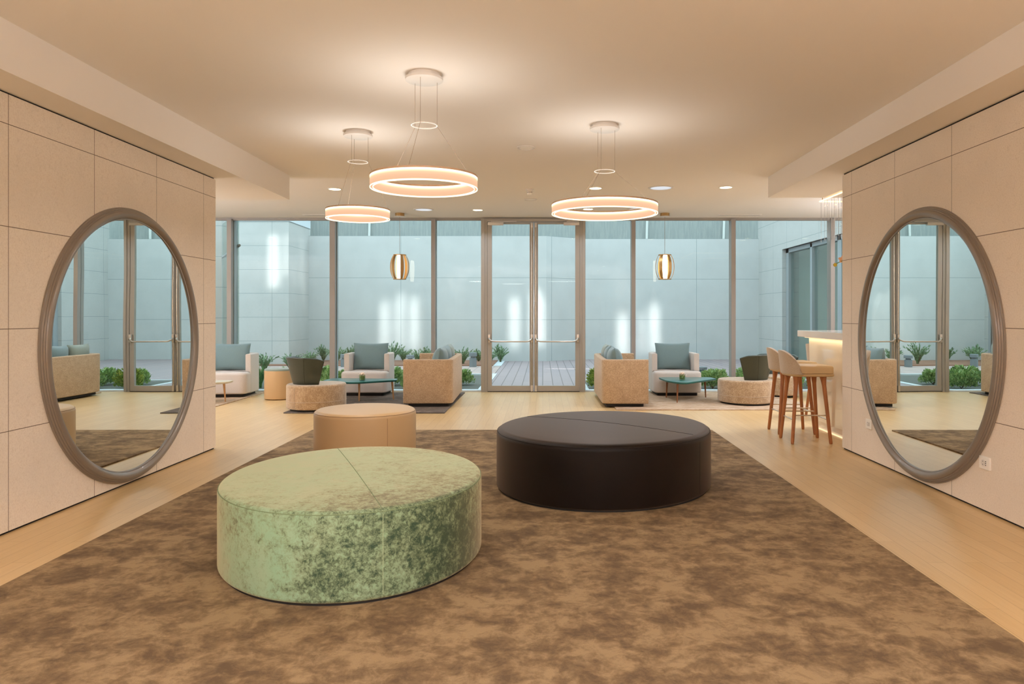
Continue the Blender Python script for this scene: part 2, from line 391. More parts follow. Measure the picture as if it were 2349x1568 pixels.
def round_poly(pts, rad, seg=6):
    out = []; n = len(pts)
    for i in range(n):
        p = Vector(pts[i]); a = Vector(pts[i-1]); b = Vector(pts[(i+1) % n]); r = rad[i] if isinstance(rad, (list, tuple)) else rad
        if r <= 0: out.append(p.to_2d()); continue
        u = (a-p).normalized(); v = (b-p).normalized(); ang = u.angle(v); t = min(r/math.tan(ang/2), (a-p).length*.48, (b-p).length*.48)
        s = p+u*t; e = p+v*t
        for k in range(seg+1):
            q = k/seg; out.append((s*(1-q)**2+p*2*q*(1-q)+e*q*q).to_2d())
    return out
def inset(pts, d):
    n = len(pts); out = []
    area = sum(pts[i-1].x*pts[i].y-pts[i].x*pts[i-1].y for i in range(n)); s = 1 if area > 0 else -1
    for i in range(n):
        a = pts[i]-pts[i-1]; b = pts[(i+1) % n]-pts[i]
        if a.length < 1e-7: a = b
        if b.length < 1e-7: b = a
        na = Vector((-a.y, a.x)).normalized(); nb = Vector((-b.y, b.x)).normalized(); nn = (na+nb)
        if nn.length < 1e-6: nn = na
        nn.normalize(); k = max(.5, nn.dot(na)); out.append(pts[i]+nn*(s*d/k))
    return out
def extrude(bm, pts, z0, z1, b0=.01, b1=.01, crown=0, seg=4):
    pts = [Vector(p) for p in pts]; rs = []
    for k in range(seg+1):
        a = PI/2*k/seg; rs.append((b0*(1-math.sin(a)), z0+b0*(1-math.cos(a))) if b0 else (0, z0))
        if not b0: break
    for k in range(seg+1):
        a = PI/2*k/seg; rs.append((b1*(1-math.cos(a)), z1-b1*(1-math.sin(a))) if b1 else (0, z1))
        if not b1: break
    L = []
    for d, z in rs: L.append([(p.x, p.y, z) for p in inset(pts, d)])
    if crown:
        c = sum(pts, Vector((0, 0)))/len(pts); last = inset(pts, b1)
        for t in (.15, .35, .6, .85): L.append([(c.x+(p.x-c.x)*(1-t), c.y+(p.y-c.y)*(1-t), z1+crown*(1-(1-t)**2)) for p in last])
    rings(bm, L)
    return bm
def ell(a, b, n=96, c=(0, 0)): return [Vector((c[0]+a*math.cos(2*PI*i/n), c[1]+b*math.sin(2*PI*i/n))) for i in range(n)]
def pillow(bm, w_, h_, t, n=18, pinch=.06):
    """cushion standing in xz plane, centred at origin, thickness along y"""
    def P(u, v, s):
        fu = 1-u*u; fv = 1-v*v; th = t/2*(max(fu, 0)**.42)*(max(fv, 0)**.42)
        x = u*w_/2*(1-pinch*fv*abs(u)**3); z = v*h_/2*(1-pinch*fu*abs(v)**3)
        return (x, s*th, z)
    for s in (-1, 1):
        V = [[bm.verts.new(P(-1+2*i/n, -1+2*j/n, s)) for i in range(n+1)] for j in range(n+1)]
        for j in range(n):
            for i in range(n):
                q = (V[j][i], V[j][i+1], V[j+1][i+1], V[j+1][i]); bm.faces.new(q if s < 0 else q[::-1])
    bmesh.ops.remove_doubles(bm, verts=bm.verts[:], dist=1e-5)
def at(px, D): return (px-VX)/F*D
def zz(py, D): return H+(VY-py)/F*D

# ------------------------------------------------------------------ the room
WY = 12.34; XL = -3.176; XR = 2.909; WE = 7.11
XMIN = -8.2; XMAX = 6.3; YB = -7.0
CZ = 2.90; CZ2 = 2.93
bm = bbox(XMIN, XMAX, YB, WY+.08, -.12, 0); struct('floor', bm, M['floor'])
bm = mb(); box(bm, XMIN, XMAX, YB, 10.1, CZ, CZ+.25); box(bm, XMIN, XMAX, 10.1, WY+.1, CZ2, CZ+.25); struct('ceiling', bm, M['ceiling'])
# soffits over both side walls
struct('trim_1', bbox(XMIN, -2.914, YB, 8.43, 2.62, CZ), M['ceiling'])
struct('trim_2', bbox(2.625, XMAX, YB, 8.53, 2.66, CZ), M['ceiling'])
# stone side walls (blocks, with a shadow gap at floor and soffit)
struct('wall_left', bbox(XMIN, XL, YB, WE, .014, 2.608), M['stone_l'])
struct('trim_3', bbox(XMIN, XL-.012, YB, WE-.012, 0, 2.62), M['gap'])
struct('wall_right', bbox(XR, XMAX, YB, WE, .014, 2.646), M['stone_r'])
struct('trim_4', bbox(XR+.012, XMAX, YB, WE-.012, 0, 2.66), M['gap'])
struct('wall_back', bbox(XMIN, XMAX, YB-.2, YB, 0, CZ), M['ceiling'])
struct('wall_far_left', bbox(XMIN-.2, XMIN, YB, WY+.1, 0, CZ2), M['ceiling'])
struct('wall_far_right', bbox(XMAX, XMAX+.2, YB, WY+.1, 0, CZ2), M['ceiling'])
# window head
struct('trim_5', bbox(XMIN, XMAX, WY, WY+.12, CZ2-.03, CZ2+.02), M['metal_in'])
struct('trim_6', bbox(XMIN, at(1104, WY), WY-.02, WY+.12, 0, .025), M['kerb'])
struct('trim_7', bbox(at(1342, WY), XMAX, WY-.02, WY+.12, 0, .025), M['kerb'])
# glazed bays
edges = [XMIN, at(528, WY), at(764, WY), at(994.5, WY), at(1111, WY), at(1336, WY), at(1452.5, WY), at(1681, WY), at(1908, WY), XMAX]
hw = [.03, .036, .044, .033, .052, .044, .033, .036, .034, .03]
nwin = 0
for i in range(9):
    if i == 4: continue
    nwin += 1
    x0, x1 = edges[i], edges[i+1]
    fr = mb()
    if i not in (4, 5): box(fr, x0-hw[i] if i else x0, x0+hw[i], WY-.05, WY+.12, 0, CZ2-.03)
    if i == 8: box(fr, x1-.04, x1, WY-.05, WY+.12, 0, CZ2-.03)
    box(fr, x0+hw[i], x1-hw[i+1], WY+.01, WY+.06, 0, .02)
    box(fr, x0+hw[i], x1-hw[i+1], WY+.01, WY+.06, CZ2-.045, CZ2-.03)
    wobj = struct('window_%d' % nwin, fr, M['metal_in'])
    struct('glass_pane', bbox(x0+hw[i], x1-hw[i+1], WY+.03, WY+.044, .02, CZ2-.045), M['glass'], wobj)
    struct('outer_edge', bbox(x0+hw[i], x0+hw[i]+.01, WY+.05, WY+.12, .02, CZ2-.045), M['metal_out'], wobj)
# double entrance door
X = lambda px: at(px, WY)
fr = mb()
box(fr, X(1104), X(1112), WY-.06, WY+.1, 0, CZ2-.02); box(fr, X(1112), X(1118), WY-.04, WY+.1, 0, CZ2-.02)
box(fr, X(1330), X(1336), WY-.04, WY+.1, 0, CZ2-.02); box(fr, X(1336), X(1342), WY-.06, WY+.1, 0, CZ2-.02)
box(fr, X(1118), X(1330), WY-.045, WY+.1, zz(509, WY), CZ2-.02)
df = struct('door_1', fr, M['metal'])
box2 = lambda *a: bbox(*a)
def leaf(nm, x0, x1, hinge_left):
    f = mb(); zt = zz(509.5, WY)-.005
    gl0, gl1 = x0+.073, x1-.066
    if not hinge_left: gl0, gl1 = x0+.066, x1-.073
    box(f, x0, gl0, WY-.03, WY+.03, .01, zt); box(f, gl1, x1, WY-.03, WY+.03, .01, zt)
    box(f, gl0, gl1, WY-.03, WY+.03, .01, zz(884, WY)); box(f, gl0, gl1, WY-.03, WY+.03, zz(514, WY), zt)
    d = struct(nm, f, M['metal'])
    struct('glass_pane', bbox(gl0, gl1, WY-.008, WY+.008, zz(884, WY), zz(514, WY)), M['glass'], d)
    struct('kick_gasket', bbox(x0, x1, WY-.034, WY-.03, .001, .012), M['plinth'], d)
    # push bar with two brackets
    zb = zz(782, WY); bx0, bx1 = x0+.03, x1-.03
    b = mb(); path_tube(b, [(bx0, WY-.06, zb+.05), (bx0+.02, WY-.09, zb+.02), (bx0+.06, WY-.11, zb), (bx0+.1, WY-.115, zb-.003), (bx1-.1, WY-.115, zb-.003), (bx1-.06, WY-.11, zb), (bx1-.02, WY-.09, zb+.02), (bx1, WY-.06, zb+.05)], .0125)
    pb = struct('push_bar', b, M['steel'], d, True)
    for bx in (bx0, bx1):
        q = mb(); extrude(q, round_poly([(bx-.02, WY-.075), (bx+.02, WY-.075), (bx+.02, WY-.03), (bx-.02, WY-.03)], .006, 3), zb-.02, zb+.115, .004, .004)
        struct('bar_bracket', q, M['steel'], pb, True)
        q = mb(); tube(q, (bx, WY-.09, zb+.025), (bx, WY-.07, zb+.055), .018, .014); struct('bracket_arm', q, M['chrome'], pb, True)
    rx = bx1 if hinge_left else bx0
    q = mb(); tube(q, (rx, WY-.05, zb+.11), (rx, WY-.05, zt-.06), .008); tube(q, (rx, WY-.05, .1), (rx, WY-.05, zb-.02), .008)
    struct('bolt_rod', q, M['chrome'], d, True)
    for z0_, z1_ in ((.012, .11), (zt-.09, zt-.01)):
        q = bbox(rx-.017, rx+.017, WY-.068, WY-.03, z0_, z1_); struct('bolt_end', q, M['steel'], d)
    cx0, cx1 = (x0+.01, x0+.27) if hinge_left else (x1-.27, x1-.01)
    struct('door_closer', bbox(cx0, cx1, WY-.09, WY-.03, zt-.055, zt-.005), M['steel'], d)
    struct('closer_arm', bbox(cx0+.05, cx1+.22 if hinge_left else cx1, WY-.075, WY-.06, zt+.004, zt+.018), M['steel'], d)
    return d
leaf('door_2', X(1118)+.004, X(1224.6)-.004, True)
leaf('door_3', X(1224.6)+.004, X(1330)-.004, False)

# ------------------------------------------------------------------ courtyard outside
g = bbox(-16, 12, WY+.08, 30, -.3, -.02); o = obj('courtyard_ground', g, M['soil_dark'], smooth=False); o['kind'] = 'structure'
def st(name, bm, mat): 
    o = obj(name, bm, mat, smooth=False); o['kind'] = 'structure'; return o
dk = mb(); box(dk, -1.05, 6.2, 14.5, 21.6, -.02, 0); box(dk, -1.0, .72, WY+.12, 14.5, -.02, 0); st('courtyard_deck', dk, M['deck'])
st('courtyard_path', bbox(-8.2, -1.06, 16.0, 18.5, -.02, 0), M['path'])
kb = mb(); box(kb, -1.12, -1.0, 12.5, 15.9, -.02, .012); box(kb, -8.2, -1.0, 15.9, 16.0, -.02, .012); box(kb, .72, .80, 12.5, 14.5, -.02, .012); box(kb, .72, 6.2, 14.42, 14.5, -.02, .012)
box(kb, -8.2, -1.0, 12.46, 12.62, -.02, .015); box(kb, .72, 6.2, 12.46, 12.62, -.02, .015); box(kb, -1.25, -1.05, 18.5, 20.35, -.02, .012); st('courtyard_kerb', kb, M['kerb'])
st('planting_bed', bbox(-8.2, -1.25, 18.5, 20.4, -.02, .03), M['soil'])
# far wall with a bend
wl = mb(); pts = [(-6.6, 20.4), (.10, 20.4), (1.2, 21.2), (6.4, 21.2), (6.4, 21.6), (1.0, 21.6), (-.05, 20.7), (-6.6, 20.7)]
rings(wl, [[(x, y, z) for x, y in pts] for z in (-.02, 3.49)]); st('wall_courtyard', wl, M['white_panels'])
st('wall_courtyard_left', bbox(-9.5, -6.52, 18.8, 20.5, -.02, zz(507, 18.8)), M['stone_out'])
st('trim_8', bbox(-9.5, -6.50, 18.78, 20.5, zz(507, 18.8), zz(507, 18.8)+.25), M['kerb'])
st('wall_courtyard_upper', bbox(-12, -6.6, 19.6, 20.6, 3.9, 4.8), M['white_wall'])
st('wall_pillar_left', bbox(-8.2, -6.40, 14.6, 14.9, -.02, 4.2), M['stone_out'])
sc_ = bbox(-9, 9, 22.0, 22.1, 3.2, 5.2); st('metal_screen', sc_, M['screen'])
for i, x in enumerate((-7.0, -5.2, -1.6, 1.2, 3.1, 5.4)):
    p = mb(); tube(p, (x, 21.9, 3.2), (x+.05, 21.9, 5.2), .035, seg=8); o = st('screen_post', p, M['white_wall'])
# right hand building side with its glazing
rw = mb(); box(rw, 6.26, 6.7, 19.15, 21.3, -.02, 4.6); box(rw, 6.26, 6.7, WY+.12, 19.15, 3.0, 4.6); st('wall_courtyard_right', rw, M['stone_outx'])
st('wall_neighbour_room', bbox(8.2, 8.4, WY+.2, 19.4, -.02, 3.2), M['white_wall'])
st('neighbour_ceiling', bbox(6.3, 8.4, WY+.2, 19.4, 3.0, 3.2), M['white_wall'])
st('neighbour_end', bbox(6.5, 8.4, 19.2, 19.4, -.02, 3.2), M['white_wall'])
fr = mb()
for y0, y1 in ((18.95, 19.15), (17.3, 17.42), (15.6, 15.8), (14.2, 14.3), (12.6, 12.7)): box(fr, 6.36, 6.5, y0, y1, 0, 3.0)
box(fr, 6.36, 6.5, 12.6, 19.15, 2.9, 3.0); box(fr, 6.36, 6.5, 12.6, 19.15, 0, .08)
wo_ = struct('window_9', fr, M['metal_out']); struct('glass_pane', bbox(6.42, 6.44, 12.7, 19.0, .08, 2.9), M['glass_green'], wo_)
# outer return on the left with its rail
fr = mb(); box(fr, at(532.5, 12.55), at(546, 12.75), 12.48, 12.75, 0, 3.1); 
w10 = struct('window_10', fr, M['metal_out'])
p = mb(); q = [(-5.27, 12.7), (-6.38, 14.6)]
for (xa, ya), (xb, yb) in ((q[0], q[1]),):
    d = Vector((yb-ya, xa-xb)).normalized()*.006
    rings(p, [[(xa-d.x, ya-d.y, z), (xb-d.x, yb-d.y, z), (xb+d.x, yb+d.y, z), (xa+d.x, ya+d.y, z)] for z in (0, 3.1)])
struct('glass_pane', p, M['glass_green'], w10)
p = mb(); tube(p, (-5.27, 12.72, 2.5), (-6.38, 14.6, 2.44), .025, seg=8); struct('window_rail', p, M['metal_out'], w10)
# roof edge of this building
st('wall_facade_top', bbox(XMIN-.2, XMAX+.2, WY+.1, WY+.35, CZ2+.02, 3.9), M['white_wall'])
st('roof', bbox(XMIN-.2, XMAX+.2, YB-.2, WY+.1, 3.15, 3.4), M['white_wall'])

# plants --------------------------------------------------------------
rnd = random.Random(7)
def leaf_bm(bm, p, d, l, w_):
    d = Vector(d).normalized(); s = d.cross(Vector((rnd.uniform(-1, 1), rnd.uniform(-1, 1), rnd.uniform(-1, 1)))).normalized()*w_/2; p = Vector(p)
    m_ = p+d*l*.5; nrm = s.cross(d).normalized()*l*.08
    vs = [bm.verts.new(v) for v in (p, m_+s, p+d*l, m_-s)]; c = bm.verts.new(m_+nrm)
    for i in range(4): bm.faces.new((vs[i], vs[(i+1) % 4], c))
def bush_mesh(wx, wy, h, n, seed):
    rnd.seed(seed); bm = mb()
    for _ in range(n):
        a = rnd.uniform(0, 2*PI); t = rnd.random()**.35; z = rnd.random()**.7
        bulge = (1-.35*z**3)*(.9+.18*math.sin(3*a+seed)+.08*math.sin(7*z+seed*2))
        x = wx/2*t*math.cos(a)*bulge; y = wy/2*t*math.sin(a)*bulge
        leaf_bm(bm, (x, y, .03+z*h*(.86+.14*math.sin(5*a+seed))), (math.cos(a)*.7+rnd.uniform(-.5, .5), math.sin(a)*.7+rnd.uniform(-.5, .5), .5+rnd.random()*.7), rnd.uniform(.035, .07), rnd.uniform(.018, .032))
    return bm
def stem_mesh(h, k, seed, spread=.1):
    r = random.Random(seed); bm = mb()
    for _ in range(k):
        a = r.uniform(0, 2*PI); path_tube(bm, [(0, 0, 0), (spread*.5*math.cos(a), spread*.5*math.sin(a), h*.5), (spread*math.cos(a), spread*math.sin(a), h*.9)], [.007, .005, .003], 5)
    return bm
def make_bush(mat, seed, wx=.5, wy=.52, h=.27, n=1700):
    t = thing('hedge_shrub', 'x', 'shrub'); obj('stems', stem_mesh(h*.8, 7, seed, .16), M['branch'], t); obj('foliage', bush_mesh(wx, wy, h, n, seed), mat, t, False); return t
protos = [make_bush(M['leaf'], 3), make_bush(M['leaf'], 11), make_bush(M['leaf_y'], 5, h=.33)]
GH = 'low hedge shrubs planted along the outside of the glass'
cnt = [0, 0, 0]
hed = []
xs = -5.0
while xs < -1.3: hed.append((xs, 'L')); xs += .66
xs = 1.06
while xs < 5.9: hed.append((xs, 'R')); xs += .66
for row, yy in enumerate((13.0, 13.72)):
    for k, (x, side) in enumerate(hed):
        ki = 2 if (side == 'L' and x > -1.6) or (side == 'R' and x < 1.2 and row == 0) else (k+row) % 2
        if side == 'L' and x < -4.3 and row == 0: continue
        if side == 'L' and x > -1.6 and row == 1: continue
        o = protos[ki] if cnt[ki] == 0 else copy_tree(protos[ki]); cnt[ki] += 1
        o.location = (x+rnd.uniform(-.05, .05)+row*.2, yy+rnd.uniform(-.05, .05), -.02); o.rotation_euler = (0, 0, rnd.uniform(0, 6)); s = rnd.uniform(.9, 1.12); o.scale = (s, s, s*(.95 if side == 'R' else 1.0))
        if ki == 2: lab = 'yellow-green leafy shrub at the hedge end beside the entrance doors'; gg = 'yellow-green shrubs at the hedge ends by the doors'
        elif side == 'L': lab = 'low green hedge shrub outside the glass, left of the doors'; gg = GH+', left'
        else: lab = 'low green hedge shrub outside the glass, right of the doors'; gg = GH+', right'
        o['label'] = lab; o['group'] = gg
# spiky plants of the back bed
def spiky(seed, h, n, leafy):
    r = random.Random(seed); rnd.seed(seed); bm = mb()
    for _ in range(n):
        a = r.uniform(0, 2*PI); lean = r.uniform(.1, .65); L = h*r.uniform(.6, 1.1); pts = []
        for k in range(6):
            q = k/5; pts.append(Vector((math.cos(a)*lean*L*q*q*.9+.03*math.cos(a), math.sin(a)*lean*L*q*q*.9, L*q*(1-.45*lean*q))))
        if leafy:
            for p, p2 in zip(pts[1:], pts[2:]+[pts[-1]+(pts[-1]-pts[-2])]):
                for _k in range(3): leaf_bm(bm, p, (p2-p)*3+Vector((r.uniform(-.1, .1), r.uniform(-.1, .1), r.uniform(-.02, .1))), r.uniform(.06, .12), .02)
        w_ = .006 if leafy else .011; s = Vector((-math.sin(a), math.cos(a), 0))*w_
        V = [(bm.verts.new(p-s*(1-k/5.2)), bm.verts.new(p+s*(1-k/5.2))) for k, p in enumerate(pts)]
        for (a1, a2), (b1, b2) in zip(V, V[1:]): bm.faces.new((a1, a2, b2, b1))
    return bm
sp = []
for nm, sd, h, n, lf in (('spiky_plant', 21, .5, 46, True), ('spiky_plant', 22, .42, 50, True)):
    t = thing(nm, 'x', 'plant'); obj('stems', stem_mesh(h*.5, 5, sd, .1), M['branch'], t); obj('foliage', spiky(sd, h, n, lf), M['leaf_s'], t, False); sp.append(t)
c2 = 0
for k, px in enumerate((712, 742, 772, 804, 900, 926, 958, 984, 1010, 1036, 1062, 1098, 1122, 1148)):
    D = 19.4+(.5 if k % 2 else -.5)
    o = sp[k % 2] if k < 2 else copy_tree(sp[k % 2]); o.location = (at(px, D), D, .0); s = rnd.uniform(.75, 1.05); o.scale = (s, s, s*rnd.uniform(.8, 1.2)); o.rotation_euler = (0, 0, rnd.uniform(0, 6))
    if px > 1105: o['label'] = 'spiky green plant in the far bed, seen through the left door leaf or its frame'; o['group'] = 'spiky plants by the end of the far bed'
    elif px > 1000: o['label'] = 'spiky green plant in the far bed, right of the last mullion before the doors'; o['group'] = 'spiky plants of the far bed near the doors'
    elif px < 770: o['label'] = 'spiky green plant in the far bed, seen behind the left tub chair'; o['group'] = 'spiky plants of the far bed behind the tub chair'
    else: o['label'] = 'spiky green plant in the far bed, seen around the middle armchair'; o['group'] = 'spiky plants of the far bed behind the armchair'
o = copy_tree(sp[0], loc=(at(606, 16.6), 16.6, 0), rz=1, label='loose leafy plant on mulch, between the leftmost armchair and the pouf'); o['group'] = 'x'; del o['group']; o.scale = (1, 1, .8)
o = copy_tree(sp[1], loc=(at(664, 17.4), 17.4, 0), rz=2, label='loose leafy plant outside, showing above the round beige pouf'); o['group'] = 'x'; del o['group']; o.scale = (1, 1, .8)
st('planting_bed', bbox(-8.2, -5.3, 16.1, 17.2, -.02, .03), M['soil'])
gt = thing('ornamental_grass', 'tuft of long green grass blades outside glass beside leftmost armchair', 'plant', (at(596, 13.2), 13.2, -.02))
obj('blades', spiky(31, .5, 150, False), M['leaf_g'], gt, False)
for px, D, yt, lab in ((1085, 18.2, 808, 'grey bollard light in the far bed right behind the left sofa'), (941, 18.2, 814, 'grey bollard light in the far bed right of the middle armchair'),
                  (790, 18.2, 812, 'grey bollard light in the far bed left of the middle armchair'), (1611, 15.2, 841, 'low grey bollard light beyond hedge, right of the right armchair')):
    h = zz(yt, D); t = thing('bollard_light', lab, 'lamp', (at(px, D), D, .0), 0, None)
    b = mb(); lathe(b, [(.09, 0), (.09, h*.6), (.06, h*.62), (.06, h*.74)], 20); obj('post', b, M['bollard'], t)
    b = mb(); lathe(b, [(.1, h*.74), (.1, h*.97), (.09, h)], 20); obj('cap', b, M['bollard'], t)

# ------------------------------------------------------------------ rugs
def rug(name, x0, x1, y0, y1, mat, lab, t=.014, edge=None):
    b = mb(); extrude(b, round_poly([(x0, y0), (x1, y0), (x1, y1), (x0, y1)], .01, 2), .0005, t, 0, .004, seg=2)
    return tag(obj(name, b, mat, smooth=False), lab, 'rug')
rug('area_rug', -2.575, 1.89, 1.3, 8.18, M['rug_main'], 'large mottled brown velour rug under the three ottomans')
rug('area_rug', -3.41, -1.29, 9.62, 12.15, M['rug_grey'], 'dark grey-brown rug under the left sofa and teal table')
rug('area_rug', 1.0, 3.78, 9.94, 12.15, M['rug_beige'], 'sand coloured rug under the right sofa and tub chair')
rug('area_rug', -7.2, -4.60, 9.7, 12.15, M['rug_beige'], 'pale patterned rug at far left under pale-topped table')

# ------------------------------------------------------------------ ottomans
def ottoman(name, lab, loc, pts, h, mat, seam_mat, crown=.012, r=.035, ang=0, welt=True, vseams=(0, PI), side_mat=None):
    t = thing(name, lab, 'ottoman', loc, ang)
    b = mb(); extrude(b, inset([Vector(p) for p in pts], .02), 0, .02, 0, 0); obj('base', b, M['plinth'], t)
    b = mb(); extrude(b, pts, .012, h-.012, .02, r, crown, 6); obj('upholstery', b, mat, t)
    def loop(dz, ins, rad, nm):
        b = mb(); q = inset([Vector(p) for p in pts], ins); n = len(q)
        rs = []
        for i in range(n):
            d = (q[(i+1) % n]-q[i-1]).normalized(); nn = Vector((d.y, -d.x))
            rs.append([(q[i].x+nn.x*rad*math.cos(a), q[i].y+nn.y*rad*math.cos(a), dz+rad*math.sin(a)) for a in [2*PI*k/6 for k in range(6)]])
        V = [[b.verts.new(p) for p in r_] for r_ in rs]
        for i in range(n):
            A, B = V[i], V[(i+1) % n]
            for k in range(6): b.faces.new((A[k], A[(k+1) % 6], B[(k+1) % 6], B[k]))
        return obj(nm, b, seam_mat, t)
    if welt: loop(h-.012-r*.45, r*.13, .0022, 'welt')
    P = [Vector(p) for p in pts]; n = len(P)
    for a in vseams:
        i = int(a/(2*PI)*n) % n; p = P[i]; q = inset(P, r)[i]
        b = mb(); path_tube(b, [(p.x, p.y, .035), (p.x, p.y, h*.5), (p.x, p.y, h-.012-r), (p.x*.5+q.x*.5*1.0+(p.x-q.x)*.2, p.y*.5+q.y*.5+(p.y-q.y)*.2, h-.012-r*.3)], .0018, 5); obj('side_seam', b, side_mat or seam_mat, t)
    if len(vseams) == 2:
        i, j = [int(a/(2*PI)*n) % n for a in vseams]; q = inset(P, r); A, B = q[i], q[j]
        c_ = sum(P, Vector((0, 0)))/n; pts3 = []
        for k in range(25):
            u = k/24; p = A.lerp(B, u); tt = 1-abs(2*u-1); pts3.append((p.x, p.y, h-.012+crown*(1-(1-min(tt, .86))**2)+.0004))
        b = mb(); path_tube(b, pts3, .0016, 5); obj('top_seam', b, seam_mat, t)
    return t
M['green_side'] = plain('light_green_thread', (166, 180, 140), .8); M['green_seam'] = plain('pale_green_thread', (120, 136, 98), .8); M['dark_seam'] = plain('dark_thread', (30, 22, 16), .8)
def ellS(sxx, sxy, syy, n=120):
    l11 = math.sqrt(sxx); l21 = sxy/l11; l22 = math.sqrt(syy-l21*l21)
    return [Vector((l11*math.cos(a), l21*math.cos(a)+l22*math.sin(a))) for a in [2*PI*i/n for i in range(n)]]
RZ = .014
ottoman('green_ottoman', 'large oval ottoman in mottled green crushed velvet', (-1.03, 4.03, RZ), ellS(.4806, -.035, .67), .43, M['green_velvet'], M['green_seam'], crown=.01, r=.03, vseams=(PI*1.664, PI*.664), side_mat=M['green_side'])
ottoman('brown_ottoman', 'large round ottoman in dark brown leather on the rug', (.465, 5.60, RZ), ellS(.66, .05, .74), .455, M['brown_leather'], M['dark_seam'], crown=.02, r=.05, vseams=(PI*1.798, PI*.798))
ottoman('beige_ottoman', 'small round beige leather ottoman behind the green one', (-1.592, 6.58, RZ), ell(.447, .447), .455, M['beige_leather'], M['beige_seam'], crown=.02, r=.045, vseams=(PI*1.72,))

# ------------------------------------------------------------------ mirrors
def mirror(loc, face, lab):
    t = thing('round_mirror', lab, 'mirror', loc)
    prof = [(.964, .0), (.964, .022), (.969, .034), (.980, .045), (.994, .050), (1.008, .048), (1.018, .042), (1.021, .034), (1.027, .034), (1.030, .024), (1.036, .024), (1.039, .013), (1.045, .011), (1.047, .0)]
    R = Matrix.Rotation(face*PI/2, 4, 'Y')
    b = mb(); lathe_closed(b, prof, 128); bmesh.ops.transform(b, matrix=R, verts=b.verts[:]); obj('mirror_frame', b, M['frame'], t, angle=35)
    b = mb(); lathe(b, [(.966, 0.0), (.966, .016)], 128); bmesh.ops.transform(b, matrix=R, verts=b.verts[:]); obj('mirror_glass', b, M['mirror'], t)
    b = mb(); lathe_closed(b, [(.956, .014), (.956, .022), (.963, .024), (.963, .014)], 128); bmesh.ops.transform(b, matrix=R, verts=b.verts[:]); obj('inner_bead', b, M['metal_in'], t)
mirror((XL+.001, 5.65, 1.068), 1, 'large round mirror in taupe frame against the left stone wall')
mirror((XR-.001, 5.64, 1.074), -1, 'large round mirror in taupe frame against the right stone wall')
# sockets on the right wall
def socket(D, lab):
    t = thing('wall_socket', lab, 'socket', (XR, D, .325))
    b = mb(); extrude(b, round_poly([(-.058, -.042), (.058, -.042), (.058, .042), (-.058, .042)], .006, 3), 0, .010, 0, .003)
    R = Matrix.Rotation(-PI/2, 4, 'Y') @ Matrix.Rotation(PI/2, 4, 'Z'); bmesh.ops.transform(b, matrix=R, verts=b.verts[:]); obj('cover_plate', b, M['plug'], t)
    b = mb(); tube(b, (-.0105, .012, 0), (-.012, .012, 0), .021, seg=20); obj('outlet_recess', b, M['white'], t)
    for y, z in ((.012, .010), (.012, -.010), (-.018, .012), (-.018, 0), (-.018, -.012)):
        b = mb(); tube(b, (-.0105, y, z), (-.0128, y, z), .003, seg=8); obj('pin_hole', b, M['hole'], t)
socket(4.81, 'white wall socket on right wall, in front of the mirror foot'); socket(6.52, 'white wall socket on right wall, beyond the mirror')

